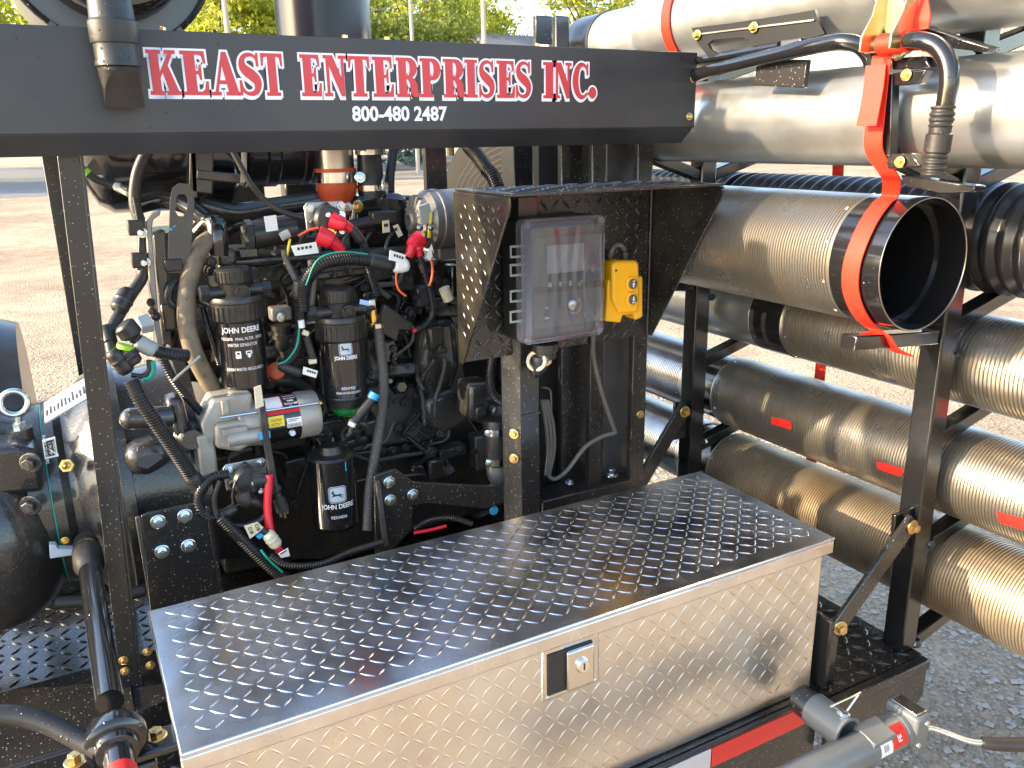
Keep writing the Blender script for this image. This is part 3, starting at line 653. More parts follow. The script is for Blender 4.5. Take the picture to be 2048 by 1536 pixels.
out = [yz(at(u, v, X=XB)) for u, v in ((1385, 56), (1460, 47), (1560, 32), (1632, 20), (1640, 45), (1652, 68), (1600, 82), (1560, 95), (1536, 108), (1420, 116), (1408, 100), (1396, 84))]
hol = [yz(at(u, v, X=XB)) for u, v in ((1418, 88), (1428, 80), (1488, 74), (1508, 84), (1526, 100), (1470, 108), (1438, 108), (1424, 100))]
me = flat_mesh([out, hol], depth=.003)
put_mesh(me, lambda c: V((XB + c.z, -c.x, c.y)), 'plate', 'satin', bk)
bars = [at(u, v, X=XB - .004) for u, v in ((1402, 68), (1630, 40))]
MB().bar(bars[0], bars[1], .003, .006, (1, 0, 0)).build('slot_bar', 'steel', bk)
for u, v in ((1395, 70), (1508, 55)): bolt(bk, at(u, v, X=XB - .006), (-1, 0, 0), .011, 'yzinc')
MB().box(at(1600, 90, X=1.27), (.05, .05, .02)).build('lug', 'gloss', bk, .002)
MB().bar(at(1515, 145, X=1.285), at(1615, 148, X=1.285), .05, .012, (1, 0, 0)).build('rest_pad', 'frame', bk, .002)
cbk = thing('strap_bracket', 'black channel bracket standing behind the orange strap on the galvanised pipe', 'bracket')
MB().bar(at(1778, 150, X=1.283), at(1774, 315, X=1.283), .03, .02, (1, 0, 0)).build('upright', 'gloss', cbk, .003)
MB().prism([at(u, v, X=1.275) for u, v in ((1782, 116), (1848, 112), (1862, 136), (1784, 140))], (.03, 0, 0)).build('top_ear', 'gloss', cbk, .002)
MB().prism([at(u, v, X=1.272) for u, v in ((1784, 146), (1854, 138), (1838, 168), (1786, 172))], (.02, 0, 0)).build('top_ear', 'gloss', cbk, .002)
MB().prism([at(u, v, X=1.275) for u, v in ((1768, 308), (1822, 306), (1842, 332), (1775, 338))], (.03, 0, 0)).build('foot_ear', 'gloss', cbk, .002)
bolt(cbk, at(1813, 150, X=1.27), (-1, 0, 0), .01, 'yzinc'); bolt(cbk, at(1800, 324, X=1.272), (-1, 0, 0), .01, 'yzinc')
MB().prism([at(u, v, X=1.30) for u, v in ((1848, 50), (1860, 58), (1980, 95), (1970, 105), (1900, 96), (1845, 68))], (.03, 0, 0)).build('gusset', 'gloss', cbk, .002)
MB().prism([at(u, v, X=1.31) for u, v in ((1800, 350), (1950, 372), (1948, 384), (1880, 388), (1812, 372))], (.03, 0, 0)).build('gusset', 'gloss', cbk, .002)
# ------------------------------------------------------------------ jack
jk = thing('trailer_jack', 'grey trailer jack stowed level below the reflective tape, crank at its end', 'jack')
JY = .84
j0, j1 = at(1560, 1575, Y=JY), at(1795, 1463, Y=JY); jz = (j0.z + j1.z) / 2; j0.z = j1.z = jz
MB().cyl(j0 - V((.35, 0, 0)), j1, .033, n=40).build('tube', 'jack', jk)
MB().cyl(j1 - V((.008, 0, 0)), j1 + V((.002, 0, 0)), .0355, n=40).build('collar', 'jack', jk)
gx = j1 + V((.024, 0, .006)); MB().box(gx, (.042, .072, .076)).build('gearbox', 'jack', jk, .006)
MB().box(gx + V((0, 0, .0405)), (.03, .056, .004)).build('gearbox_cap', 'chrome', jk, .001)
for dy, dz in ((-.024, -.022), (.02, -.024), (-.02, .024)): MB().lathe(gx + V((.021, dy, dz)), (1, 0, 0), [(0, .007), (.003, .006)], 12).build('rivet', 'zinc', jk)
for dy, dz in ((-.024, -.022), (.02, .02)): MB().lathe(gx + V((dy * .4, -.036, dz)), FRONT, [(0, .006), (.003, .005)], 12).build('rivet', 'zinc', jk)
cr0 = gx + V((.02, -.02, -.012))
MB().tube([cr0, cr0 + V((.022, -.004, 0)), cr0 + V((.04, -.028, -.003)), cr0 + V((.054, -.056, -.004)), cr0 + V((.068, -.07, -.005)), cr0 + V((.085, -.078, -.006))], .0058, 12).build('crank', 'chrome', jk)
MB().tube([cr0 + V((.078, -.075, -.006)), cr0 + V((.11, -.095, -.008)), cr0 + V((.19, -.135, -.012))], .0125, 14, rfun=lambda l, t: .0115 + .003 * t).build('crank_grip', 'rubber', jk)
sl0 = V((j1.x - .125, JY + .035, jz + .03)); MB().lathe(sl0 + V((0, .062, 0)), (0, -1, 0), [(0, .03), (.0, .033), (.082, .033), (.082, .027), (.02, .027)], 36, False).build('mount_sleeve', 'jack', jk)
MB().cyl(sl0 + V((0, .098, 0)), sl0 + V((0, .06, 0)), .03).build('mount_tube', 'frame', jk)
MB().box(V((j1.x - .075, JY - .004, jz + .028)), (.06, .05, .012), rotm('X', 12)).build('bracket', 'jack', jk, .002)
pt = sl0 + V((.0, -.005, .034))
MB().tube([pt, pt + V((-.03, .0, .028)), pt + V((-.034, 0, .032)), pt + V((.03, -.004, .036)), pt + V((.034, -.002, .032)), pt + V((.006, 0, .0))], .0022, 8, 5).build('pin_loop', 'chrome', jk)
MB().lathe(pt + V((0, 0, -.004)), (0, 0, 1), [(0, .012), (.006, .012), (.009, .008)], 16).build('pin_head', 'zinc', jk)
def jacklab(x0, x1, a0, a1, mt, name, poly=None):
    b = MB(); n = 10; vs = []
    for i in range(n + 1):
        a = math.radians(a0 + (a1 - a0) * i / n)
        for x in (x0, x1): vs.append(V((x, JY - .0334 * math.sin(a), jz + .0334 * math.cos(a))))
    b.add(vs, [(2 * i, 2 * i + 1, 2 * i + 3, 2 * i + 2) for i in range(n)]); return b.build(name, mt, jk)
jacklab(j1.x - .055, j1.x - .014, 18, 92, 'redmark', 'red_label'); jacklab(j1.x - .088, j1.x - .0555, 42, 100, 'label', 'white_label')
jacklab(j1.x - .058, j1.x - .0552, 14, 96, 'ink', 'label_border')
put_mesh(text_mesh('FE', .014, .0003), lambda c: V((j1.x - .034 - c.y, JY - .0337 * math.sin(math.radians(62) - c.x / .0334), jz + .0337 * math.cos(math.radians(62) - c.x / .0334))), 'label_lettering', 'white', jk)
for k in range(7): jacklab(j1.x - .08 + k * .002, j1.x - .0788 + k * .002, 62, 84, 'ink', 'barcode_bar')

# ------------------------------------------------------------------ sign beam (edge of the engine canopy)
BY = 1.53
sb = thing('sign_beam', 'long black canopy beam lettered with a company name and phone number', 'sign')
xr = at(1392, 180, Y=BY).x; ztop = at(1395, 105, Y=BY).z; zfold = at(700, 262, Y=BY).z
q = MB(); q.prism([(-.9, BY, zfold), (xr, BY, zfold), (xr, BY, ztop), (-.9, BY, ztop)], (0, .005, 0)); q.build('face_panel', 'beam', sb, .0015)
q = MB(); q.prism([(-.9, BY + .001, zfold - .0005), (xr - .003, BY + .001, zfold - .0005), (xr - .012, BY + .03, zfold - .034), (-.9, BY + .03, zfold - .034)], (0, .004, .002)); q.build('bottom_lip', 'beam', sb, .001)
MB().box2((-.9, BY + .006, ztop - .004), (xr, BY + .05, ztop)).build('top_flange', 'beam', sb, .001)
for u, v in ((1386, 157), (1378, 233)): bolt(sb, at(u, v, Y=BY - .001), FRONT, .0085, 'yzinc')
for u, v in ((330, 50), (700, 66), (785, 75), (1088, 92)): bolt(sb, V((at(u, v + 8, Y=BY).x, BY + .03, ztop)), (0, 0, 1), .009, 'yzinc')

def arc(cx, cy, rx, ry, a0, a1, n=12): return [(cx + rx * math.cos(math.radians(a0 + (a1 - a0) * i / n)), cy + ry * math.sin(math.radians(a0 + (a1 - a0) * i / n))) for i in range(n + 1)]
def stroke(center, width):
    L, Rr = [], []
    for i, (x, y) in enumerate(center):
        x0, y0 = center[max(0, i - 1)]; x1, y1 = center[min(len(center) - 1, i + 1)]; dx, dy = x1 - x0, y1 - y0; l = math.hypot(dx, dy) or 1
        w_ = width(i / (len(center) - 1)) / 2; L.append((x - dy / l * w_, y + dx / l * w_)); Rr.append((x + dy / l * w_, y - dx / l * w_))
    return L + Rr[::-1]
sh = .085
def G_I(): return [[(0, 0), (.5, 0), (.5, sh), (.4, sh), (.4, 1 - sh), (.5, 1 - sh), (.5, 1), (0, 1), (0, 1 - sh), (.1, 1 - sh), (.1, sh), (0, sh)]]
def G_T(): return [[(.12, 0), (.6, 0), (.6, sh), (.5, sh), (.5, 1 - sh), (.54, 1 - sh), (.62, .9), (.66, .7), (.72, .7), (.72, 1), (0, 1), (0, .7), (.06, .7), (.1, .9), (.18, 1 - sh), (.22, 1 - sh), (.22, sh), (.12, sh)]]
def G_E(): return [[(0, 0), (.68, 0), (.7, .32), (.63, .32), (.58, .14), (.5, sh), (.38, sh), (.38, .47), (.44, .48), (.48, .34), (.53, .34), (.53, .7), (.48, .7), (.44, .56), (.38, .55), (.38, 1 - sh), (.48, 1 - sh), (.56, .88), (.6, .72), (.66, .72), (.65, 1), (0, 1), (0, 1 - sh), (.09, 1 - sh), (.09, sh), (0, sh)]]
def G_K(): return [[(0, 0), (.44, 0), (.44, sh), (.36, sh), (.36, .38), (.44, .5), (.58, sh), (.5, sh), (.5, 0), (.96, 0), (.96, sh), (.88, sh), (.62, .66), (.78, 1 - sh), (.88, 1 - sh), (.88, 1), (.54, 1), (.54, 1 - sh), (.64, 1 - sh), (.36, .52), (.36, 1 - sh), (.44, 1 - sh), (.44, 1), (0, 1), (0, 1 - sh), (.08, 1 - sh), (.08, sh), (0, sh)]]
def G_N(): return [[(0, 0), (.3, 0), (.3, sh), (.21, sh), (.21, .74), (.62, 0), (.76, 0), (.76, 1 - sh), (.86, 1 - sh), (.86, 1), (.56, 1), (.56, 1 - sh), (.66, 1 - sh), (.66, .46), (.36, 1), (0, 1), (0, 1 - sh), (.1, 1 - sh), (.1, sh), (0, sh)]]
def G_A(): return [[(0, 0), (.3, 0), (.3, sh), (.22, sh), (.26, .26), (.48, .26), (.52, sh), (.44, sh), (.44, 0), (.92, 0), (.92, sh), (.83, sh), (.54, 1), (.4, 1), (.12, sh), (0, sh)], [(.29, .35), (.46, .35), (.38, .68)]]
def G_P(): return [[(0, 0), (.46, 0), (.46, sh), (.36, sh), (.36, .44), (.44, .44)] + arc(.46, .72, .28, .28, -90, 90, 14) + [(.0, 1), (0, 1 - sh), (.08, 1 - sh), (.08, sh), (0, sh)], [(.36, .53)] + arc(.4, .72, .09, .19, -90, 90, 10) + [(.36, .91)]]
def G_R(): return [[(0, 0), (.44, 0), (.44, sh), (.36, sh), (.36, .45), (.42, .44), (.48, .34), (.5, .12), (.58, .01), (.72, 0), (.84, .04), (.84, .12), (.78, .1), (.75, .14), (.74, .34), (.66, .46), (.58, .49)] + arc(.46, .745, .29, .255, -60, 90, 14) + [(0, 1), (0, 1 - sh), (.08, 1 - sh), (.08, sh), (0, sh)], [(.36, .54)] + arc(.4, .725, .09, .185, -90, 90, 10) + [(.36, .91)]]
def G_S():
    c = [(.58, .74), (.56, .86), (.46, .94), (.32, .95), (.2, .9), (.14, .8), (.15, .68), (.24, .58), (.4, .48), (.52, .38), (.56, .26), (.52, .13), (.42, .06), (.3, .045), (.18, .08), (.1, .18), (.07, .3)]
    c = [(p.x, p.y) for p in spline([(x, y, 0) for x, y in c], 3)]
    s = stroke(c, lambda t: .07 + .2 * math.exp(-((t - .5) / .22) ** 2))
    return [s, [(.55, .68), (.62, .68), (.62, 1), (.56, 1), (.53, .9)], [(.02, 0), (.08, 0), (.12, .1), (.1, .36), (.02, .36)]]
def G_C():
    c = arc(.42, .5, .3, .46, 50, 312, 28); s = stroke(c, lambda t: .07 + .19 * math.exp(-((t - .5) / .3) ** 2))
    return [s, [(.6, .66), (.68, .66), (.68, 1), (.62, 1), (.58, .88)]]
def G_dot(): return [arc(.2, .17, .2, .17, 0, 345, 22)]
GL = dict(I=G_I, T=G_T, E=G_E, K=G_K, N=G_N, A=G_A, P=G_P, R=G_R, S=G_S, C=G_C); GL['.'] = G_dot
zb0, zt0 = at(330, 190, Y=BY).z, at(330, 100, Y=BY).z
word = [('K', 294, 364), ('E', 361, 420), ('A', 417, 484), ('S', 475, 525), ('T', 521, 569), ('E', 599, 645), ('N', 645, 696), ('T', 695, 742), ('E', 743, 789), ('R', 790, 841), ('P', 838, 883), ('R', 884, 933), ('I', 927, 956), ('S', 955, 990), ('E', 991, 1031), ('S', 1029, 1063), ('I', 1084, 1112), ('N', 1105, 1144), ('C', 1143, 1177), ('.', 1178, 1191)]
for ch, u0, u1 in word:
    x0, x1 = at(u0, 150, Y=BY).x, at(u1, 165, Y=BY).x
    if ch == '.': x0, x1 = x0 - .003, x1 + .003
    cs = GL[ch](); mx_ = max(p[0] for c in cs for p in c); mn = min(p[0] for c in cs for p in c)
    H = zt0 - zb0; zz = zb0
    cs = [[(x0 + .0018 + (p[0] - mn) / (mx_ - mn) * (x1 - x0 - .0036), zz + p[1] * H) for p in c] for c in cs]
    for c in cs: pass
    groups = [[c] for c in cs] if ch in 'SC' else [cs]
    for gi, cg in enumerate(groups):
        e = gi * .00012
        put_mesh(flat_mesh(cg, offset=.0033), lambda c: V((c.x, BY - .0011 - e, c.y)), 'letter_outline', 'white', sb)
        put_mesh(flat_mesh([[(x - .0014, z - .004) for x, z in c] for c in cg], offset=.0021), lambda c: V((c.x, BY - .0006 - e, c.y)), 'letter_shade', 'white', sb)
        put_mesh(flat_mesh(cg), lambda c: V((c.x, BY - .0017 - e, c.y)), 'letter', 'red', sb)
pc = at(801, 229, Y=BY); pw = at(896, 229, Y=BY).x - at(706, 229, Y=BY).x
me = text_mesh('800-480 2487', 1, .03); wd = max(v.co.x for v in me.vertices) - min(v.co.x for v in me.vertices); k = pw / wd
put_mesh(me, lambda c: V((pc.x + c.x * k, BY - .001, pc.z + c.y * k * 1.05)), 'phone_number', 'white', sb)

# canopy posts
cp = thing('canopy_post', 'black angle iron canopy post at the pump end, wet with spray', 'post')
pt_, pb_ = at(137, 300, Y=1.6), at(262, 1378, Y=1.6); xc = (pt_.x + pb_.x) / 2
pb_.z = .692
for nm, dx0, dx1, y0, y1 in (('flange', -.017, .016, 1.597, 1.603), ('web', .0162, .0215, 1.597, 1.63)):
    MB().prism([V((pb_.x + dx0, y0, .692)), V((pb_.x + dx1, y0, .692)), V((pt_.x + dx1, y0, 1.73)), V((pt_.x + dx0, y0, 1.73))], (0, y1 - y0, 0)).build(nm, 'frame', cp, .001)
bp_ = V((xc, 1.596, .75))
for u, v in ((247, 1320), (250, 1342), (295, 1303), (301, 1330)): bolt(cp, at(u, v, Y=1.594), FRONT, .009, 'yzinc')
tag(MB().box2((at(103, 300, Y=2.2).x - .022, 2.2, .6), (at(103, 300, Y=2.2).x + .02, 2.24, 1.85)).build('canopy_post', 'frame', bevel=.002), 'black canopy post standing behind the pump housing', 'post')
c3 = thing('canopy_post', 'dirty black square post with two yellow zinc bolts under the control hood', 'post')
xa, xb = at(1024, 850, Y=1.6).x, at(1079, 850, Y=1.6).x; xm = at(1042, 850, Y=1.6).x
MB().box2((xm, 1.6, .7), (xb, 1.606, 1.6)).build('front_face', 'castalu' if 0 else 'frame', c3, .002)
MB().prism([(xm - .0005, 1.6, .7), (xm - .0005, 1.606, .7), (xa - .002, 1.645, .7), (xa - .004, 1.64, .7)], (0, 0, .9)).build('side_face', 'frame', c3)
for v in (868, 917): bolt(c3, at(1028, v, Y=1.612), (-.75, -.66, 0), .012, 'yzinc')
MB().box2((xm + .001, 1.597, at(1050, 832, Y=1.6).z), (xb, 1.5995, at(1050, 832, Y=1.6).z + .004)).build('wire_tie', 'frame', c3)
for uL, uR, y, lab, mt in ((1180, 1240, 1.66, 'wide black radiator frame post under the control hood', 'frame'), (1198, 1278, 1.70, 'broad grey black radiator side panel beside the pipe rack', 'greypaint')):
    pass
rp = thing('radiator', 'black sheet metal radiator frame with upright panels below the control hood', 'radiator')
for u0, u1, y, z0, z1, mt in ((1123, 1178, 1.72, 905, 280, 'frame'), (1180, 1205, 1.66, 1000, 280, 'frame'), (1206, 1262, 1.70, 935, 280, 'greypaint'), (1264, 1292, 1.64, 960, 280, 'frame')):
    X0, X1 = at(u0, 800, Y=y).x, at(u1, 800, Y=y).x
    MB().box2((X0, y, .7), (X1, y + .02, 1.74)).build('upright_panel', mt, rp, .003)
MB().box2((at(1080, 700, Y=1.8).x, 1.8, .7), (at(1262, 700, Y=1.8).x, 1.83, 1.76)).build('core', 'ink', rp)
bolt(rp, at(1280, 829, Y=1.638), FRONT, .011, 'yzinc'); bolt(rp, at(1282, 697, Y=1.638), FRONT, .006, 'blackbolt')
bolt(rp, at(1222, 950, Y=1.66), (0, 0, 1), .018, 'zinc'); bolt(rp, at(1139, 965, Y=1.68), (0, -.4, 1), .011, 'zinc')
MB().box2((at(1085, 930, Y=1.64).x, 1.64, .69), (at(1290, 930, Y=1.64).x, 1.72, at(1222, 962, Y=1.66).z)).build('foot', 'frame', rp, .004)

# fan guard and shroud
fg = thing('fan_guard', 'radiator fan guard of curved wire hoops in a black shroud', 'fan guard')
fc = at(1035, 430, Y=2.12)
for i in range(12): MB().torus(fc, (-.8, -.6, .05), .04 + i * .0155, .0019, 40, 5).build('hoop', 'cable', fg)
MB().lathe(fc + V((.07, .05, 0)), (-.8, -.6, 0), [(0, .29), (.02, .29)], 48).build('shroud', 'satin', fg)
MB().box2((at(1020, 300, Y=1.95).x, 1.93, .9), (at(1190, 300, Y=1.95).x, 2.0, 1.80)).build('shroud_plate', 'frame', fg, .003)
MB().box2((at(852, 330, Y=2.0).x, 2.0, 1.55), (at(893, 330, Y=2.0).x, 2.02, 1.85)).build('side_plate', 'frame', fg)
for k in range(5): MB().box(fc + V((.02, .015, 0)), (.008, .03, .36), rotm('Y', 36 * k)).build('spoke', 'frame', fg)

slab0 = MB(); slab0.prism([at(u, v, Y=2.12) for u, v in ((900, 540), (1080, 540), (1080, 1020), (900, 1020))], (0, .02, 0)); slab0.build('lower_shroud', 'frame', rp)
# ------------------------------------------------------------------ control hood, controller, pendant
HX0, HX1, HY, HF = at(917, 550, Y=1.615).x, at(1300, 500, Y=1.615).x, 1.615, 1.372
HZ0, HZ1 = at(945, 722, Y=1.615).z, at(1030, 394, Y=HF).z
hd = thing('control_hood', 'black tread plate hood with slanted sides around the controller', 'hood')
MB().box2((HX0, HY, HZ0), (HX1, HY + .004, HZ1 - .001)).build('back_plate', 'tread_black', hd)
MB().box2((HX0, HF, HZ1), (HX1 + .002, HY + .004, HZ1 + .005)).build('top_plate', 'tread_black', hd, .001)
for x, dx in ((HX0, -.004), (HX1, .004)):
    q = MB(); q.prism([(x, HY + .003, HZ0), (x, HY - .015, HZ0), (x, HF, HZ1 - .02), (x, HF, HZ1 - .001), (x, HY + .003, HZ1 - .001)], (dx, 0, 0)); q.build('side_plate', 'tread_black', hd, .0008)
hh = HZ1 - HZ0
TP = dict(L=.032, W=.0075, H=.002)
tread(hd, (HX0, HY - .0002, HZ0), (1, 0, 0), (0, 0, 1), (0, -1, 0), HX1 - HX0, hh, .029, 'tread_black', name='back_tread', **TP)
tread(hd, (HX0, HF, HZ1 + .005), (1, 0, 0), (0, 1, 0), (0, 0, 1), HX1 - HX0, HY - HF, .029, 'tread_black', name='top_tread', **TP)
tread(hd, (HX0 - .004, HY, HZ0), (0, -1, 0), (0, 0, 1), (-1, 0, 0), HY - HF, hh, .021, 'tread_black', name='side_tread', inside=lambda x, y: x < .018 + (HY - HF - .015) * y / hh - .014, L=.022, W=.004, H=.0012)
MB().tube([(HX1 - .003, HY - .002, HZ0), (HX1 - .003, HY - .002, HZ1)], .004, 8, 0).build('weld_seam', 'tread_black', hd)

# controller in its clear enclosure
ce = thing('controller', 'engine controller with grey screen inside a clear plastic enclosure', 'controller')
CF = 1.505
cA, cB, cC, cD = at(1048, 441, Y=CF), at(1216, 430, Y=CF), at(1210, 672, Y=CF), at(1050, 690, Y=CF)
ex0, ex1, ez0, ez1 = (cA.x + cD.x) / 2, (cB.x + cC.x) / 2, (cC.z + cD.z) / 2, (cA.z + cB.z) / 2
W_, H_ = ex1 - ex0, ez1 - ez0
def rrect(x0, z0, x1, z1, r, n=5): return arc(x1 - r, z1 - r, r, r, 0, 90, n) + arc(x0 + r, z1 - r, r, r, 90, 180, n) + arc(x0 + r, z0 + r, r, r, 180, 270, n) + arc(x1 - r, z0 + r, r, r, 270, 360, n)
def lidprof(inset, r): return rrect(ex0 + inset, ez0 + inset, ex1 - inset, ez1 - inset, r)
b = MB(); rings = [(0, .0, .012), (-.022, .0, .012), (-.022, .008, .008), (-.034, .016, .006)]; vs = []; n_ = 24
for dy, ins, r in rings: vs += [V((x, CF + .034 + dy, z)) for x, z in lidprof(ins, r)]
fs = [(k * n_ + i, k * n_ + (i + 1) % n_, (k + 1) * n_ + (i + 1) % n_, (k + 1) * n_ + i) for k in range(3) for i in range(n_)] + [tuple(3 * n_ + i for i in range(n_))]
# second skin a little inside makes the cover a thin shell
vs2 = []
for dy, ins, r in rings: vs2 += [V((x, CF + .034 + dy + (.003 if dy < -.03 else .0025 if dy < 0 else 0), z)) for x, z in lidprof(ins + .0028, max(.003, r - .002))]
o2 = len(vs); fs += [tuple(o2 + i for i in f)[::-1] for f in fs] + [(i, (i + 1) % n_, o2 + (i + 1) % n_, o2 + i) for i in range(n_)]
b.add(vs + vs2, fs); b.build('clear_cover', 'shell', ce, ang=30)
b = MB(); NX, NZ = 40, 24; vs = []
for j in range(NZ + 1):
    for i in range(NX + 1):
        a, c = i / NX * 2 - 1, j / NZ * 2 - 1
        vs.append(V((ex0 + .018 + (W_ - .036) * i / NX, CF - .0012 - .003 * (1 - a * a) * (.4 + .6 * c * c) - .0006 * math.cos(a * 13 / (.6 + .4 * c * c)) * (1 - a * a), ez0 + .018 + (H_ - .036) * j / NZ)))
b.add(vs, [(j * (NX + 1) + i, j * (NX + 1) + i + 1, (j + 1) * (NX + 1) + i + 1, (j + 1) * (NX + 1) + i) for j in range(NZ) for i in range(NX)]); fo = b.build('cover_film', 'film', ce, ang=80)
if fo.data.polygons[0].normal.y > 0: fo.data.flip_normals()
for (xa_, za_), (xb_, zb_) in (((ex0 + .003, ez0 + .01), (ex0 + .003, ez1 - .01)), ((ex1 - .003, ez0 + .01), (ex1 - .003, ez1 - .01)), ((ex0 + .01, ez0 + .003), (ex1 - .01, ez0 + .003)), ((ex0 + .01, ez1 - .003), (ex1 - .01, ez1 - .003))):
    MB().cyl((xa_, CF + .01, za_), (xb_, CF + .01, zb_), .0032, n=10).build('rim_bead', 'clear', ce)
q = MB(); q.prism([V((x, CF + .036, z)) for x, z in lidprof(.0, .012)], (0, .062, 0)); q.build('box_body', 'plastic', ce, .003)
q = MB(); q.prism([V((x, CF + .0345, z)) for x, z in lidprof(.012, .008)], (0, .0012, 0)); q.build('face', 'panel', ce)
zc_ = (ez0 + ez1) / 2
def face_box(u0, v0, u1, v1, mt, name, y=CF + .0335, th=.001):
    # placed on the controller's own face
    a, c = at(u0, v0, Y=y), at(u1, v1, Y=y); MB().box2((a.x, y, a.z), (c.x, y + th, c.z)).build(name, mt, ce)
face_box(1068, 478, 1203, 560, 'panelband', 'upper_band'); face_box(1068, 590, 1203, 640, 'panelband', 'lower_band')
face_box(1094, 492, 1168, 541, 'lcd', 'screen', CF + .032)
for u, v, s in ((1100, 569, 'H'), (1121, 568, '^'), (1141, 567, 'v'), (1161, 566, 'x')):
    c = at(u, v, Y=CF + .0325); bq = MB()
    if s == 'H': bq.prism([c + V(p) * .006 for p in ((-.8, 0, -1), (.8, 0, -1), (.8, 0, .1), (1, 0, .1), (0, 0, 1), (-1, 0, .1), (-.8, 0, .1))], (0, .001, 0))
    elif s == 'x': bq.prism([c + V(p) * .006 for p in ((-1, 0, -.1), (-.3, 0, -1), (1, 0, 1), (.7, 0, 1.1), (-.3, 0, -.5), (-.8, 0, .1))], (0, .001, 0))
    else:
        sg = 1 if s == '^' else -1; bq.prism([c + V((p[0], 0, p[1] * sg)) * .006 for p in ((-.4, -1), (.4, -1), (.4, .1), (.9, .1), (0, 1), (-.9, .1), (-.4, .1))], (0, .001, 0))
    bq.build('key_symbol', 'white', ce)
for u, v, k in ((1094, 617, 0), (1094, 636, 1)):
    c = at(u, v, Y=CF + .0322); bq = MB()
    sh_ = ((-1, 0, .0), (-.2, 0, .9), (-.2, 0, .4), (1, 0, .4), (.2, 0, -.7), (.2, 0, -.2), (-1, 0, -.2)) if k == 0 else ((-1.2, 0, -.5), (-.8, 0, .3), (-.1, 0, .7), (.6, 0, .3), (1.3, 0, .1), (1.2, 0, -.3), (.6, 0, -.3), (.5, 0, -.7), (.2, 0, -.3), (-.6, 0, -.7))
    bq.prism([c + V(p) * .005 for p in sh_], (0, .001, 0)); bq.build('key_symbol', 'white', ce)
kc = at(1150, 612, Y=CF + .03); MB().lathe(kc + V((0, .004, 0)), FRONT, [(0, .019), (.004, .019), (.006, .016), (.008, .01)], 28).build('key_switch', 'chrome', ce)
MB().box(kc + V((.001, -.01, .003)), (.004, .016, .014)).build('key', 'chrome', ce, .001); MB().torus(kc + V((.012, -.012, -.018)), (.4, -1, .1), .0095, .0009, 24, 5).build('key_ring', 'chrome', ce)
for sx, szz in ((0, 0), (1, 0), (0, 1), (1, 1)):
    c = V((ex0 + .011 + sx * (W_ - .022), CF + .008, ez0 + .011 + szz * (H_ - .022))); MB().lathe(c, FRONT, [(0, .0075), (.004, .0075), (.004, .0035), (.001, .0035)], 16).build('cover_screw', 'shell', ce)
for v in (503, 540, 592, 633):
    c = at(1031, v, Y=CF + .03); q = MB()
    q.tube([c + V((.014, 0, .011)), c + V((-.012, 0, .011)), c + V((-.012, 0, -.011)), c + V((.014, 0, -.011))], .0032, 8, 0); q.build('hinge_loop', 'greyplug', ce)
gl = at(1095, 720, Y=1.57)
MB().lathe(at(1090, 686, Y=1.56), (0, 0, -1), [(0, .03), (.018, .03), (.02, .026), (.034, .026)], 28).build('cable_gland', 'plastic', ce)
MB().lathe(at(1088, 712, Y=1.56), (0, 0, -1), [(0, .0255), (.003, .0255)], 28).build('seal_ring', 'blue', ce)
elb = at(1082, 716, Y=1.56); MB().tube([elb, elb + V((-.004, 0, -.012)), elb + V((-.014, .002, -.022)), elb + V((-.024, .004, -.024))], .022, 16, 6).build('boot', 'rubber', ce)
for i in range(7): MB().tube([elb + V((-.002 + i * .003, -.02, .002)), elb + V((-.004 + i * .002, -.026, -.008)), elb + V((-.008, -.02, -.016))], .0012, 5, 4).build('wire', ('orangewire', 'yellowwire', 'redboot', 'green', 'label', 'redboot', 'yellowwire')[i], ce)
MB().torus(at(1073, 722, Y=1.552), (-.6, -.5, .3), .02, .0045, 20, 8).build('cable_tie', 'ivory', ce)

# pendant
pn = thing('pendant', 'yellow two button control pendant in a yellow holster beside the controller', 'control pendant')
PYY = 1.545
def pq(u, v, y=PYY): return at(u, v, Y=y)
q = MB(); q.prism([pq(*p) for p in ((1216, 560), (1286, 552), (1286, 634), (1272, 641), (1268, 628), (1246, 631), (1242, 646), (1212, 643))], (0, .045, 0)); q.build('holster', 'yellow', pn, .004)
q = MB(); q.prism([pq(u, v, PYY - .012) for u, v in ((1232, 522), (1274, 521), (1279, 528), (1280, 600), (1276, 626), (1240, 628), (1226, 600), (1225, 530))], (0, .05, 0)); q.build('body', 'yellow', pn, .006)
for v, s in ((567, '^'), (598, 'v')):
    c = pq(1262, v, PYY - .0125); MB().lathe(c, FRONT, [(0, .0165), (.004, .0165), (.006, .0135), (.0062, .0125)], 24).build('button_collar', 'yellow', pn)
    bt = MB().lathe(c + V((0, -.004, 0)), FRONT, [(0, .0115), (.005, .0115), (.0062, .0105)], 24).build('button', 'button', pn)
    sg = 1 if s == '^' else -1; ar = MB(); c2 = c + V((0, -.0107, -.002 * sg)); ar.prism([c2 + V((x, 0, z * sg)) * .0055 for x, z in ((-.3, -1), (.3, -1), (.3, .1), (.8, .1), (0, 1), (-.8, .1), (-.3, .1))], (0, .0006, 0)); ar.build('arrow', 'label', bt)
    put_mesh(text_mesh('UP' if sg > 0 else 'DN', .006, .0002), on_plane(c + V((0, -.0104, .0065 * sg)), (1, 0, 0), (0, 0, 1), FRONT), 'button_lettering', 'label', bt)
for u, v in ((1232, 541), (1280, 537)): MB().lathe(pq(u, v, PYY - .0125), FRONT, [(0, .0026), (.0015, .0026)], 10).build('screw', 'ink', pn)
gc = pq(1250, 516, PYY + .012); MB().lathe(gc + V((0, 0, -.006)), (0, 0, 1), [(0, .012), (.006, .012), (.006, .009), (.013, .009), (.013, .011), (.02, .0105), (.024, .006)], 14).build('cable_gland', 'rubber', pn)
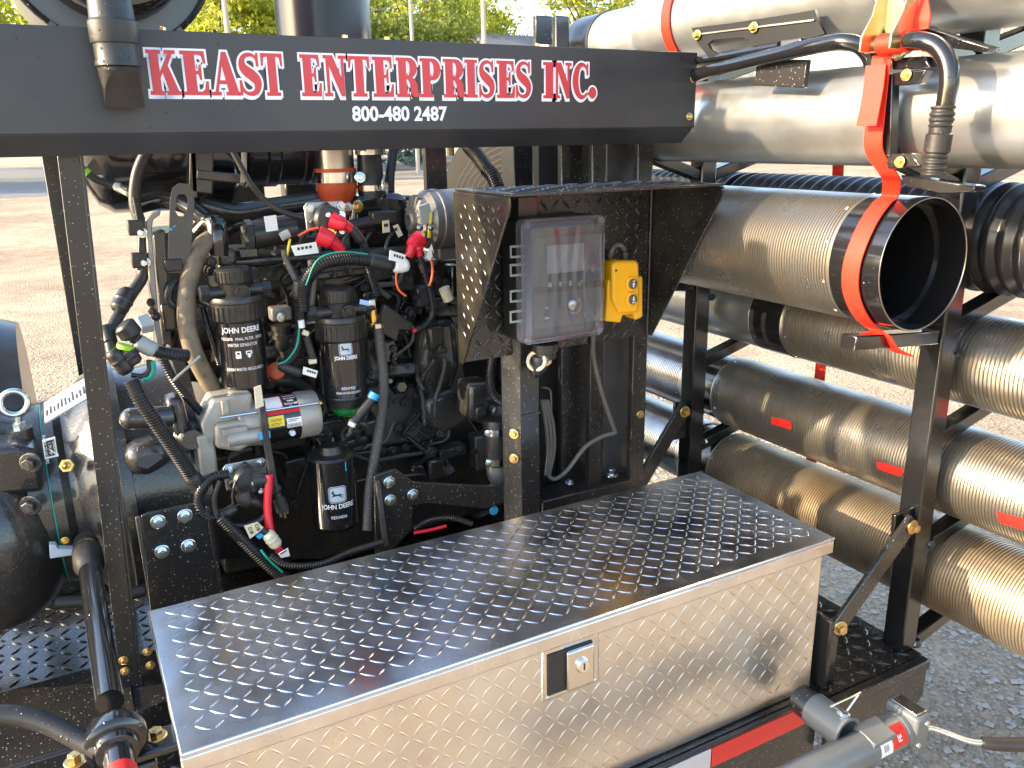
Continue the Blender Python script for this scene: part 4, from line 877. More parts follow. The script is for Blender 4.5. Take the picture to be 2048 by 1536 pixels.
MB().tube([gc + V((0, 0, .016)), pq(1244, 492), pq(1232, 490), pq(1222, 505), pq(1216, 535, 1.58), pq(1190, 640, 1.6), pq(1186, 680, 1.606), pq(1188, 720, 1.62), pq(1205, 790, 1.62), pq(1228, 858, 1.625), pq(1228, 866, 1.625), pq(1205, 873, 1.63), pq(1170, 895, 1.63), pq(1135, 940, 1.63), pq(1110, 958, 1.64), pq(1095, 950, 1.65)], .0055, 10, 10).build('cable', 'cable', pn)
cbx = thing('cable_bundle', 'grey cables tied together behind the dirty square post', 'cable')
for i in range(3): MB().tube([pq(1084 + i * 5, 800, 1.65), pq(1092 + i * 7, 850, 1.65), pq(1096 + i * 6, 900, 1.65), pq(1092 + i * 3, 950, 1.65)], .005, 8).build('cable', 'cable', cbx)
MB().tube([pq(1085, 775, 1.66), pq(1098, 778, 1.66), pq(1102, 790, 1.66), pq(1102, 835, 1.66), pq(1096, 842, 1.66)], .0025, 6).build('wire_loop', 'cable', cbx)

# ------------------------------------------------------------------ air cleaner, exhaust
ac = thing('air_cleaner', 'black air cleaner canister above the sign beam with a rubber dust valve', 'air cleaner')
acc = at(215, -135, Y=1.62)
MB().lathe(acc + V((0, -.06, 0)), (0, 1, 0), [(0, .06), (.004, .115), (.02, .125), (.12, .128), (.13, .13)], 48).build('canister', 'gloss', ac)
MB().lathe(acc + V((0, .06, 0)), (0, 1, 0), [(0, .125), (0, .165), (.3, .165)], 56, False).build('back_shell', 'jack', ac)
MB().torus(acc + V((0, .055, 0)), (0, 1, 0), .168, .005, 56, 8).build('rim', 'frame', ac)
for i in range(10):
    a = .3 + i * .63; MB().box(acc + V((.172 * math.cos(a), .05, .172 * math.sin(a))), (.014, .012, .01), rotm('Y', -math.degrees(a))).build('clip', 'frame', ac)
dvt, dvb = at(240, -20, Y=1.49), at(250, 204, Y=1.5)
dx_ = (at(254, 100, Y=1.5) - at(238, 100, Y=1.5)); D = V((0.0, 0, -1)); px = sz(1, at(240, 100, Y=1.5))
dv0 = at(216, -20, Y=1.495)
MB().lathe(dv0, D, [(0, 40 * px), (52 * px, 42 * px), (54 * px, 43 * px), (58 * px, 46 * px), (92 * px, 46 * px), (98 * px, 45 * px), (99 * px, 42 * px), (128 * px, 41 * px), (134 * px, 43.5 * px), (140 * px, 43.5 * px), (143 * px, 40 * px), (150 * px, 39 * px)], 32).build('dust_valve', 'rubber', ac)
lipc = dv0 + D * (222 * px)
q = MB(); a_ = dv0 + D * (143 * px)
n_ = 20; vs = []
for k in range(6):
    t = k / 5; zc = a_ + D * (76 * px * t); rx, ry = (40 - 5 * t) * px, (40 * (1 - t) + 3 * t) * px
    vs += [zc + V((rx * math.cos(2 * math.pi * i / n_), ry * math.sin(2 * math.pi * i / n_) - .006 * t, 0)) for i in range(n_)]
q.add(vs, [(k * n_ + i, k * n_ + (i + 1) % n_, (k + 1) * n_ + (i + 1) % n_, (k + 1) * n_ + i) for k in range(5) for i in range(n_)] + [tuple(5 * n_ + i for i in range(n_))]); q.build('duckbill', 'rubber', ac)
ap = []
for i in range(17):
    a = math.pi * i / 16; ap.append((36 * px * math.cos(a), 72 * px * math.sin(a) ** .8))
fl = lambda x, z, e: a_ + D * (76 * px) + V((x, -.011 - e - .030 * min(1, z / (72 * px)) , z))
MB().add([fl(x, z, .003) for x, z in ap] + [fl(x, z, -.004) for x, z in ap], [tuple(range(17))] + [(i, i + 1, 18 + i, 17 + i) for i in range(16)] + [(16, 0, 17, 33)]).build('flap', 'plastic', ac)
for u, v0, v1 in ((105, -60, 60), (345, -60, 70)):
    p0, p1 = at(u, v0, Y=1.72), at(u - 4, v1, Y=1.72); MB().cyl(p0, p1, .006).build('stay_rod', 'frame', ac)
sk = thing('exhaust_stack', 'glossy black vertical exhaust stack rising behind the sign beam', 'exhaust')
sc_ = at(648, 60, Y=2.05); MB().cyl(V((sc_.x, 2.05, 1.86)), V((sc_.x, 2.05, 2.6)), sz(93, sc_), n=64).build('pipe', 'stack', sk)
tag(MB().box2(at(1072, 30, Y=2.3), at(1098, 90, Y=2.32)).build('canopy_bracket', 'frame', bevel=.002), 'small black bracket standing on the canopy behind the sign beam', 'bracket')
mf = thing('muffler', 'large black muffler drum hanging under the canopy', 'muffler')
mc = at(300, 400, Y=2.05); mr_ = .17; mz = mc.z + mr_ - .03
x0, x1 = at(185, 330, Y=2.12).x, at(470, 330, Y=2.12).x
MB().lathe((x0 - .03, 2.12, mz), (1, 0, 0), [(0, .05), (.01, .11), (.03, .15), (.06, mr_), (x1 - x0, mr_), (x1 - x0 + .02, .14), (x1 - x0 + .03, .1)], 40).build('drum', 'gloss', mf)
x2 = at(640, 330, Y=2.15).x; mc2 = at(540, 372, Y=2.12)
MB().lathe((x1 + .02, 2.17, mc2.z + .1), (1, 0, 0), [(0, .1), (.05, .1), (.055, .104), (.08, .104), (.085, .1), (.14, .1), (.145, .104), (.16, .104), (.165, .1), (x2 - x1, .1)], 36).build('inlet_duct', 'cast', mf)
for u0, u1, v0, v1 in ((420, 536, 366, 440), (534, 572, 398, 440), (570, 640, 366, 440), (640, 830, 400, 450)):
    a_, b_ = at(u0, v0, Y=2.3), at(u1, v1, Y=2.3); MB().box2((a_.x, 2.3, a_.z), (b_.x, 2.36, b_.z)).build('manifold_block', 'cast', mf, .006)
MB().torus((x1 + .03, 2.17, mc2.z + .1), (1, 0, 0), .102, .006, 36, 8).build('clamp', 'frame', mf)
cl = at(400, 325, Y=1.96)
MB().box(cl, (.05, .05, .13), rotm('Y', 8)).build('hanger', 'cast', mf, .004); MB().box(cl + V((.03, -.02, -.03)), (.09, .03, .02), rotm('Y', 8)).build('hanger_strap', 'cast', mf, .003)
MB().box(at(385, 300, Y=1.95), (.012, .03, .2), rotm('Y', 5)).build('hanger_strap', 'cast', mf, .002)
pt = at(200, 345, Y=1.98); MB().prism([at(u, v, Y=1.98) for u, v in ((185, 318), (232, 340), (225, 350), (180, 350), (172, 335))], (0, .006, 0)).build('tab', 'cast', mf)
ex = thing('turbo_outlet', 'bare steel outlet pipe joined by an orange silicone hose and clamp', 'hose')
EYY = 1.98; e0 = at(667, 285, Y=EYY); e1 = at(667, 402, Y=EYY); pxm = sz(1, e0)
MB().cyl(V((e0.x, EYY, e0.z + .14)), V((e0.x, EYY, at(667, 350, Y=EYY).z)), 38 * pxm, n=36).build('steel_pipe', 'steel', ex)
zo = at(667, 340, Y=EYY).z
MB().lathe((e0.x, EYY, zo + .004), (0, 0, -1), [(0, 39 * pxm), (0, 41 * pxm), (36 * pxm, 41 * pxm), (42 * pxm, 40 * pxm), (52 * pxm, 38 * pxm), (62 * pxm, 32 * pxm), (90 * pxm, 32 * pxm)], 36).build('silicone_hose', 'orange', ex)
MB().lathe((e0.x, EYY, zo - 4 * pxm), (0, 0, -1), [(0, 41.5 * pxm), (0, 42.4 * pxm), (20 * pxm, 42.4 * pxm), (20 * pxm, 41.5 * pxm)], 36, False).build('hose_clamp', 'chrome', ex)
MB().box(V((e0.x + 40 * pxm, EYY - .02, zo - 12 * pxm)), (.012, .018, .012)).build('clamp_screw', 'zinc', ex, .002)

# ------------------------------------------------------------------ engine
en = thing('diesel_engine', 'black diesel engine block with bolted covers, ribs and brackets', 'engine')
def pz(u, v, Y): return at(u, v, Y=Y)
def slab(poly, Y, depth, name, mt='cast', parent=en, bev=.006):
    q = MB(); q.prism([pz(u, v, Y) for u, v in poly], (0, depth, 0)); return q.build(name, mt, parent, bev)
slab([(455, 560), (780, 520), (925, 520), (925, 700), (935, 830), (1000, 930), (1010, 1010), (640, 1120), (430, 1120), (420, 850)], 2.0, .36, 'block')
slab([(436, 505), (530, 497), (600, 470), (830, 470), (835, 560), (440, 590)], 1.94, .4, 'cylinder_head')
slab([(300, 470), (440, 455), (450, 770), (330, 760)], 2.1, .2, 'front_housing')
slab([(445, 455), (590, 430), (620, 425), (820, 428), (832, 480), (445, 505)], 2.08, .3, 'rocker_cover')
# ledges, ribs, covers on the block face
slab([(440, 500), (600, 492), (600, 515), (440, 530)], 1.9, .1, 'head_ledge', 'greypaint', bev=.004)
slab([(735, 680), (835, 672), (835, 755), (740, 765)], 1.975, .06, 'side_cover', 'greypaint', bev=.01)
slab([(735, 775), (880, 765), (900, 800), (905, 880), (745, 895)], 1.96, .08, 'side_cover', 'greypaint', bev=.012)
slab([(640, 840), (740, 820), (750, 870), (700, 905), (625, 905)], 1.93, .1, 'oil_filter_head', 'cast', bev=.012)
slab([(845, 640), (915, 632), (925, 730), (905, 800), (850, 805), (835, 720)], 1.9, .12, 'timing_cover', 'cast', bev=.025)
slab([(855, 655), (890, 650), (893, 700), (860, 705)], 1.885, .05, 'sensor_boss', 'cast', bev=.01)
slab([(850, 800), (905, 780), (935, 790), (935, 850), (880, 875), (850, 850)], 1.87, .1, 'mount_boss', 'cast', bev=.015)
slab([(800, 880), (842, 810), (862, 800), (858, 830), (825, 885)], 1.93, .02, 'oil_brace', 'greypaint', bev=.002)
slab([(700, 905), (880, 880), (900, 930), (860, 960), (700, 970)], 1.98, .06, 'pan_rail', 'cast', bev=.006)
slab([(440, 1000), (930, 930), (1000, 1010), (760, 1090), (450, 1150)], 2.05, .2, 'oil_pan', 'cast', bev=.01)
slab([(858, 920), (890, 915), (893, 960), (862, 966)], 1.9, .05, 'pan_boss', 'cast', bev=.01)
slab([(435, 500), (470, 498), (478, 520), (468, 536), (440, 536)], 1.84, .06, 'inlet_flange', 'cast', bev=.008)
for i, (u, v, r, Y) in enumerate(((422, 523, .012, 1.85), (505, 545, .014, 1.88), (420, 540, .013, 1.88), (495, 507, .01, 1.88), (520, 500, .01, 1.88), (575, 560, .013, 1.93), (790, 800, .012, 1.93), (812, 805, .011, 1.94), (770, 812, .012, 1.94), (800, 858, .012, 1.94), (823, 852, .014, 1.925), (765, 902, .011, 1.95), (785, 900, .011, 1.95), (812, 895, .011, 1.95), (850, 890, .011, 1.95), (880, 868, .01, 1.865), (885, 700, .013, 1.875), (862, 905, .015, 1.9), (835, 880, .01, 1.93), (820, 625, .016, 1.93), (875, 560, .012, 1.93), (640, 570, .012, 1.92), (730, 575, .012, 1.92), (560, 640, .012, 1.93), (590, 745, .012, 1.94), (890, 985, .01, 1.95), (755, 790, .013, 1.945), (860, 640, .01, 1.88), (915, 655, .01, 1.88), (745, 700, .011, 1.96), (745, 750, .011, 1.96), (826, 690, .011, 1.96), (600, 850, .011, 1.95), (600, 960, .012, 1.95), (590, 1010, .012, 1.95))):
    bolt(en, pz(u, v, Y), FRONT, r, 'cast')
for pts, r, mt in (([(890, 715, 1.87), (888, 740, 1.87), (878, 775, 1.87), (870, 800, 1.87), (868, 860, 1.88)], .0055, 'greyhose'), ([(735, 925, 1.93), (800, 912, 1.93), (880, 900, 1.93)], .006, 'greyhose'), ([(630, 890, 1.9), (610, 940, 1.9), (595, 985, 1.9)], .007, 'plastic'), ([(700, 965, 1.9), (760, 955, 1.9), (850, 948, 1.9)], .006, 'cast'), ([(425, 610, 1.78), (400, 600, 1.8), (380, 590, 1.82), (365, 598, 1.84), (357, 620, 1.85), (352, 655, 1.86), (345, 690, 1.88)], .0085, 'plastic'), ([(530, 560, 1.8), (556, 563, 1.82), (572, 585, 1.84), (578, 610, 1.86)], .0045, 'plastic'), ([(845, 505, 1.95), (700, 560, 1.95), (600, 580, 1.96)], .012, 'cast'), ([(560, 475, 1.95), (520, 440, 2.0), (470, 450, 2.02), (440, 470, 2.0)], .016, 'cast'), ([(645, 640, 1.9), (600, 650, 1.92), (560, 655, 1.93)], .009, 'cast')):
    MB().tube([pz(*p) for p in pts], r, 12).build('line', mt, en)
MB().tube([pz(400, 465, 1.9), pz(420, 445, 1.88), pz(432, 450, 1.86), pz(436, 475, 1.85), pz(437, 510, 1.85)], .021, 18).build('coolant_elbow', 'gloss', en)
MB().tube([pz(275, 410, 1.95), pz(320, 400, 1.95), pz(365, 408, 1.93), pz(400, 428, 1.9), pz(425, 450, 1.88)], .019, 16).build('coolant_pipe', 'gloss', en)
MB().tube([pz(400, 410, 2.0), pz(470, 425, 2.0), pz(540, 415, 2.0), pz(640, 400, 2.0)], .022, 14).build('intake_pipe', 'cast', en)
MB().cyl(pz(505, 470, 1.87), pz(590, 458, 1.87), .031, n=28).build('actuator', 'plastic', en)
MB().lathe(pz(503, 470, 1.87), (-1, 0, 0), [(0, .034), (.012, .034), (.02, .02)], 8).build('actuator_end', 'cast', en)
lb = pz(543, 448, 1.835); q = MB(); q.prism([lb + V(p) for p in ((-.013, 0, -.016), (.013, 0, -.014), (.013, .006, .018), (-.013, .006, .016))], (0, .001, 0)); q.build('actuator_label', 'label', en)
MB().box(pz(495, 505, 1.87), (.04, .03, .02)).build('rail_block', 'cast', en, .003)
slab([(640, 460), (700, 452), (705, 500), (650, 510)], 1.92, .04, 'manifold', 'cast')
slab([(640, 690), (660, 690), (660, 830), (640, 830)], 1.9, .05, 'filter_bracket', 'cast')
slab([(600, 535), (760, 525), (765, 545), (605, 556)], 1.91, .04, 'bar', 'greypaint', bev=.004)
rnd = random.Random(12)
for i in range(46):          # casting bosses and small fittings on the block side
    u, v = rnd.uniform(445, 900), rnd.uniform(520, 980); p = pz(u, v, rnd.uniform(1.95, 2.0)); r = rnd.uniform(.008, .02)
    MB().lathe(p, (rnd.uniform(-.3, .3), -1, rnd.uniform(-.2, .5)), [(0, r * 1.3), (.012, r), (.03, r), (.034, r * .7)], rnd.choice((6, 12, 16))).build('boss', rnd.choice(('cast', 'cast', 'plastic', 'gloss')), en)
for i in range(16):
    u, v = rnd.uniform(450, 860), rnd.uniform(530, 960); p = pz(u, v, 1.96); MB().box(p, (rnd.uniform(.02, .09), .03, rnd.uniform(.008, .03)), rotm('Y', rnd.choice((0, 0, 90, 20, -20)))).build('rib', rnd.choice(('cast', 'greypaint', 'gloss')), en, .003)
for i in range(46):
    u, v = rnd.uniform(450, 900), rnd.uniform(490, 920); y = rnd.uniform(1.86, 1.94); P_ = [pz(u, v, y)]
    for k_ in range(3): u += rnd.uniform(-45, 45); v += rnd.uniform(5, 50); P_.append(pz(u, v, y + rnd.uniform(-.02, .03)))
    (MB().loom(P_, .0065) if i % 3 == 0 else MB().tube(P_, rnd.uniform(.0025, .006), 8)).build('line', rnd.choice(('loom', 'plastic', 'cable', 'rubber', 'greyhose')), en)
for i in range(7):           # injector lines
    u = 505 + i * 44; MB().tube([pz(u, 512, 1.9), pz(u + 3, 492, 1.89), pz(u + 10, 474, 1.91), pz(u + 22, 462, 1.96), pz(u + 30, 462, 2.02)], .0042, 8).build('injector_line', 'cable', en); MB().lathe(pz(u, 514, 1.9), (0, 0, 1), [(0, .009), (.014, .009)], 6).build('line_nut', 'altcase' if i % 2 else 'cast', en)
MB().cyl(pz(470, 524, 1.9), pz(835, 500, 1.9), .013).build('common_rail', 'cast', en)
MB().box(pz(560, 626, 1.85), (.045, .04, .03)).build('sensor_block', 'altcase', en, .004); bolt(en, pz(562, 634, 1.825), FRONT, .011, 'zinc')
MB().lathe(pz(562, 650, 1.86), (0, 0, -1), [(0, .022), (.01, .022), (.01, .018), (.02, .018), (.02, .022), (.03, .022), (.03, .016), (.05, .016), (.06, .01)], 20).build('solenoid', 'plastic', en)
MB().box(pz(347, 630, 1.84), (.05, .05, .06)).build('filter_box', 'gloss', en, .006)
MB().cyl(pz(330, 660, 1.98), pz(440, 645, 1.98), .06, n=28).build('fuel_pump', 'cast', en)
MB().loom([pz(402, 600, 1.82), pz(412, 640, 1.81), pz(428, 690, 1.81), pz(440, 730, 1.82)], .0065).build('loom', 'loom', en)
MB().box(pz(404, 606, 1.812), (.02, .012, .018)).build('plug', 'plastic', en, .002)
MB().tube([pz(352, 560, 1.82), pz(340, 575, 1.81), pz(338, 600, 1.81), pz(352, 612, 1.81), pz(372, 600, 1.82)], .008, 10).build('hose', 'rubber', en); MB().box(pz(347, 530, 1.82), (.035, .02, .025)).build('connector', 'plastic', en, .003)
MB().tube([pz(545, 760, 1.85), pz(590, 765, 1.86), pz(640, 800, 1.88)], .016, 14).build('hose', 'rubber', en)
MB().tube([pz(440, 770, 1.88), pz(480, 745, 1.86), pz(540, 745, 1.86), pz(580, 775, 1.87)], .014, 14).build('hose', 'rubber', en)
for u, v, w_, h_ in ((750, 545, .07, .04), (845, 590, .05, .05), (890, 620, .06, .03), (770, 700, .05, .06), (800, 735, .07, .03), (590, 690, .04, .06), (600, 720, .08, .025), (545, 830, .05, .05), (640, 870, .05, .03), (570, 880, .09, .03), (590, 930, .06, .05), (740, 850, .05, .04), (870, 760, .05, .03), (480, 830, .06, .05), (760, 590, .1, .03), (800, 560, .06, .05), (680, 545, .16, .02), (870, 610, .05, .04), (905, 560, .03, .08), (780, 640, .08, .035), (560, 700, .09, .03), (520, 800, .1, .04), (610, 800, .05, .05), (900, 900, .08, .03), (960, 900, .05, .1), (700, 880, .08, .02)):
    MB().box(pz(u, v, 1.93), (w_, .05, h_), rotm('Y', rnd.uniform(-6, 6))).build('casting', rnd.choice(('cast', 'greypaint', 'cast', 'gloss')), en, .006); bolt(en, pz(u - 12, v + 4, 1.9), FRONT, .009, 'blackbolt'); bolt(en, pz(u + 18, v - 2, 1.9), FRONT, .009, 'cast')  # grey picks are painted lighter to brighten the shaded gaps around the filters
# thermostat housing and bypass hose
th = thing('thermostat_hose', 'short black coolant hose with steel clamps above the thermostat housing', 'hose')
h0 = pz(737, 300, 1.96); pxh = sz(1, h0); zz = lambda v: at(740, v, Y=1.96).z
hx = pz(740, 340, 1.96).x
MB().lathe((hx, 1.96, zz(285)), (0, 0, -1), [(-.12, 20 * pxh), (0, 20 * pxh), (12 * pxh, 24 * pxh), (92 * pxh, 27 * pxh), (108 * pxh, 27 * pxh)], 28).build('hose', 'rubber', th)
for v in (303, 375): MB().lathe((hx, 1.96, zz(v) + .006), (0, 0, -1), [(0, 26 * pxh), (0, 28 * pxh), (.013, 28 * pxh), (.013, 26 * pxh)], 28, False).build('clamp', 'chrome', th)
tm = thing('thermostat_housing', 'rounded black thermostat housing between the orange hose and alternator', 'engine part')
q = MB(); q.prism([pz(u, v, 1.93) for u, v in ((705, 400), (730, 388), (775, 384), (812, 388), (822, 410), (824, 500), (700, 500))], (0, .16, 0)); q.build('housing', 'gloss', tm, .015)
for u, v in ((720, 355), (720, 292)): bolt(tm, pz(u, v, 1.92), (-.2, -1, .1), .013, 'zinc')
MB().cyl(pz(700, 452, 1.88), pz(760, 440, 1.88), .014).build('sensor', 'plastic', tm); MB().box(pz(765, 435, 1.88), (.06, .035, .03)).build('connector', 'plastic', tm, .004)
MB().torus(pz(770, 372, 1.93), (.8, -.5, 0), .022, .004, 24, 8).build('lifting_eye', 'steel', tm)
bolt(tm, pz(715, 413, 1.88), (.3, -1, 0), .014, 'yzinc'); bolt(tm, pz(697, 414, 1.88), (-.5, -1, 0), .01, 'zinc')
vh = thing('vent_hose', 'thin black vertical hose rising to the canopy over the thermostat housing', 'hose')
MB().tube([pz(788, 285, 1.99), pz(784, 320, 1.98), pz(780, 350, 1.97), pz(780, 385, 1.96)], .0115, 12).build('hose', 'rubber', vh)

# ------------------------------------------------------------------ alternator
al = thing('alternator', 'grey cast alternator with slotted face beside the control hood', 'alternator')
A0 = pz(842, 440, 1.86); A1 = pz(925, 434, 1.86); ar = sz(58, A0); ax = V((1, 0.06, 0))
MB().lathe(A0, ax, [(0, ar * .55), (.0, ar * .86), (.012, ar), (.03, ar), (.032, ar * 1.03), (.04, ar * 1.03), (.042, ar), (.15, ar), (.16, ar * .8)], 44).build('drum', 'altcase', al, ang=30)
MB().lathe(A0, -ax, [(-.01, ar * .86), (.014, ar * .8), (.02, ar * .55)], 36).build('end_bell', 'altcase', al, ang=30)
MB().lathe(A0 - ax * .018, -ax, [(0, ar * .34), (.014, ar * .34), (.016, ar * .24), (.016, ar * .2), (.002, ar * .2)], 24).build('bearing_cap', 'altcase', al, ang=30)
for i in range(16):
    a = 2 * math.pi * i / 16; d = V((0, math.cos(a), math.sin(a))); MB().bar(A0 - ax * .016 + d * ar * .42, A0 - ax * .012 + d * ar * .86, .005, .012, (1, 0, 0)).build('fin', 'altcase', al)
MB().box(pz(850, 428, 1.80), (.03, .01, .045), rotm('Y', -12)).build('regulator', 'greyplug', al, .002); MB().bar(pz(862, 425, 1.796), pz(858, 475, 1.796), .006, .005).build('strip', 'yellowlab', al)
for u, v in ((862, 455), (840, 455)): bolt(al, pz(u, v, 1.79), FRONT, .008, 'zinc')
MB().box(pz(890, 505, 1.88), (.05, .04, .03)).build('mount_ear', 'altcase', al, .004)

# ------------------------------------------------------------------ filters
DEER = [(-.9, -.12), (-.62, -.02), (-.42, .1), (-.2, .12), (.1, .06), (.38, .12), (.52, .32), (.6, .52), (.5, .72), (.56, .74), (.66, .58), (.72, .8), (.78, .56), (.9, .6), (.84, .46), (1.0, .4), (.98, .32), (.82, .32), (.72, .12), (.66, -.08), (.86, -.18), (.98, -.34), (.92, -.38), (.76, -.26), (.5, -.24), (.2, -.2), (-.1, -.18), (-.3, -.3), (-.5, -.5), (-.86, -.6), (-.9, -.54), (-.6, -.42), (-.48, -.26), (-.5, -.12), (-.64, -.14), (-.86, -.24)]
def emblem(cx, cy, z, r, ang, s, parent, mt='bluewhite'):
    f = on_cyl(cx, cy, z, r, ang, .0006); f2 = on_cyl(cx, cy, z, r, ang, .0012); f3 = on_cyl(cx, cy, z, r, ang, .0009)
    def grid(x0, z0, x1, z1, rad): return rrect(x0, z0, x1, z1, rad)
    put_mesh(flat_mesh([rrect(-s, -s, s, s, s * .4)]), f, 'emblem', mt, parent, .003)
    put_mesh(flat_mesh([rrect(-s * .93, -s * .93, s * .93, s * .93, s * .37), rrect(-s * .86, -s * .86, s * .86, s * .86, s * .34)]), f3, 'emblem_border', 'ink', parent, .003)
    put_mesh(flat_mesh([[(-x * s * .72, y * s * .72) for x, y in DEER]]), f2, 'emblem_deer', 'ink', parent, .003)
def wrap_text(body, h, cx, cy, z, r, ang, parent, off=0., mt='white', maxw=None):
    me = text_mesh(body, h, off)
    if maxw:
        wd = max(v.co.x for v in me.vertices) - min(v.co.x for v in me.vertices)
        for v in me.vertices: v.co.x *= maxw / wd
    put_mesh(me, on_cyl(cx, cy, z, r, ang, .0007), 'lettering', mt, parent, .003)
def cam_ang(p): return math.atan2(EYE.x - p.x, p.y - EYE.y) + .0     # heading from the filter towards the viewer's side of the yard
def filt(name, label, u, Y, vcap, vcolt, vbody0, vbody1, wcap, wcol, wbody):
    t = thing(name, label, 'filter'); c = pz(u, (vbody0 + vbody1) / 2, Y); k = sz(1, c); zf = lambda v: at(u, v, Y=Y).z; cx = c.x
    if vcap:
        MB().lathe((cx, Y, zf(vcap)), (0, 0, -1), [(0, wcap * k * .8), (.0, wcap * k * .86), (.004, wcap * k), (26 * k, wcap * k), (30 * k, wcap * k * .9)], 32).build('primer_cap', 'plastic', t)
        for i in range(28):
            a = 2 * math.pi * i / 28; MB().box((cx + math.cos(a) * wcap * k, Y + math.sin(a) * wcap * k, zf(vcap) - 16 * k), (.003, .003, 20 * k), rotm('Z', math.degrees(a))).build('knurl', 'plastic', t)
        zc = zf(vcap) - 45 * k
        MB().lathe((cx, Y, zc + 18 * k), (0, 0, -1), [(0, wcap * k * .95), (20 * k, wcap * k * .8), (36 * k, wcap * k * .8), (46 * k, wcol * k * .8)], 28).build('filter_head', 'plastic', t)
        MB().cyl((cx - 62 * k, Y - .004, zc - .002), (cx + 62 * k, Y - .004, zc), 13 * k).build('port', 'plastic', t)
        for s in (-1, 1): MB().lathe((cx + s * 50 * k, Y - .004, zc), (s, 0, 0), [(0, 16 * k), (16 * k, 16 * k), (18 * k, 12 * k)], 6).build('port_nut', 'blackbolt', t)
        MB().lathe((cx + 8 * k, Y - wcap * k * .7, zc), FRONT, [(0, 14 * k), (10 * k, 14 * k), (10 * k, 11 * k), (7 * k, 11 * k)], 20).build('bleed_plug', 'plastic', t)
        MB().box((cx + 8 * k, Y - wcap * k * .7 - 9 * k, zc), (17 * k, 5 * k, 4 * k), rotm('Y', 45)).build('plug_slot', 'plastic', t)
        MB().lathe((cx, Y, zf(vcolt)), (0, 0, -1), [(0, wcol * k * .8), (0, wcol * k * .95), (5 * k, wcol * k), (10 * k, wcol * k), (12 * k, wcol * k * .97), (44 * k, wcol * k * .97), (50 * k, wbody * k)], 40).build('lock_ring', 'plastic', t)
        for i in range(30):
            a = 2 * math.pi * i / 30; MB().box((cx + math.cos(a) * wcol * k * .97, Y + math.sin(a) * wcol * k * .97, zf(vcolt) - 30 * k), (.004, .004, 28 * k), rotm('Z', math.degrees(a))).build('knurl', 'plastic', t)
    MB().lathe((cx, Y, zf(vbody0)), (0, 0, -1), [(0, wbody * k), (zf(vbody0) - zf(vbody1) - 12 * k, wbody * k), (zf(vbody0) - zf(vbody1), wbody * k * .8)], 48).build('canister', 'gloss', t)
    return t, cx, k, zf
f1, cx, k, zf = filt('fuel_filter', 'black fuel filter with white water separator lettering', 484, 1.78, 533, 588, 625, 778, 35, 54, 46)
ang1 = math.atan2(-(cx), 1.78) * .35 - .05; r1 = 46 * k
wrap_text('JOHN DEERE', 15 * k, cx, 1.78, zf(651), r1, ang1, f1, .0004, maxw=78 * k); wrap_text('RE522878   FINAL FILTER . RE533', 8 * k, cx, 1.78, zf(668), r1, ang1, f1, maxw=84 * k); wrap_text('WATER SEPARATOR', 9 * k, cx, 1.78, zf(680), r1, ang1, f1, maxw=58 * k); wrap_text('- DRAIN WATER REGULARLY -', 9 * k, cx, 1.78, zf(728), r1, ang1, f1, maxw=80 * k)
for dx, kind in ((-9, 0), (10, 1)):
    f = on_cyl(cx, 1.78, zf(699), r1, ang1, .0008); s = k
    if kind == 0: cs = [[(dx * s + x * s, y * s) for x, y in ((-6, -7), (4, -7), (4, 7), (-6, 7))], [(dx * s + x * s, y * s) for x, y in ((-4, 1), (2, 1), (2, 5), (-4, 5))]]
    else: cs = [[(dx * s + x * s, y * s) for x, y in ((-6, 7), (6, 7), (6, 0), (2, 0), (4, -3), (0, -8), (-4, -3), (-2, 0), (-6, 0))], [(dx * s + x * s, y * s) for x, y in ((-4, 2), (4, 2), (4, 5), (-4, 5))]]
    put_mesh(flat_mesh(cs), f, 'pictogram', 'white', f1)
MB().lathe((cx, 1.78, zf(776)), (0, 0, -1), [(0, 10 * k), (6 * k, 6 * k), (16 * k, 6 * k)], 12).build('drain', 'plastic', f1)
MB().lathe(pz(553, 742, 1.8), (-.3, -1, .3), [(0, .02), (.006, .018), (.008, .012)], 20).build('drain_cap', 'orange', f1)
f2, cx, k, zf = filt('fuel_filter', 'black fuel filter with a green glass bowl at its foot', 688, 1.76, 573, 628, 662, 800, 32, 50, 43)
ang2 = math.atan2(-(cx), 1.76) * .55; r2 = 43 * k
emblem(cx, 1.76, zf(688), r2, ang2, 13 * k, f2); wrap_text('JOHN DEERE', 10 * k, cx, 1.76, zf(706), r2, ang2, f2, .0003, maxw=46 * k); wrap_text('RE541922', 8 * k, cx, 1.76, zf(766), r2, ang2, f2, maxw=27 * k); wrap_text('DRAIN WATER REGULARLY', 6.5 * k, cx, 1.76, zf(775), r2, ang2, f2, maxw=50 * k)
MB().lathe((cx, 1.76, zf(786)), (0, 0, -1), [(0, 44 * k), (3 * k, 45 * k), (6 * k, 44 * k), (22 * k, 42 * k), (24 * k, 38 * k)], 40).build('bowl_ring', 'plastic', f2)
MB().lathe((cx, 1.76, zf(808)), (0, 0, -1), [(0, 35 * k), (8 * k, 34 * k), (18 * k, 27 * k), (24 * k, 16 * k), (26 * k, 6 * k)], 32).build('glass_bowl', 'bowl', f2)
MB().lathe((cx + 8 * k, 1.76 - 4 * k, zf(815)), (0, 0, -1), [(0, 6 * k), (20 * k, 8 * k), (22 * k, 12 * k), (30 * k, 12 * k), (50 * k, 7 * k)], 12).build('drain_valve', 'brass', f2)
b0 = pz(738, 610, 1.75)
MB().cyl(pz(718, 606, 1.755), b0, .011, n=6).build('fitting', 'zinc', f2); MB().box(b0 + V((.006, 0, .002)), (.017, .017, .022)).build('elbow', 'zinc', f2, .003)
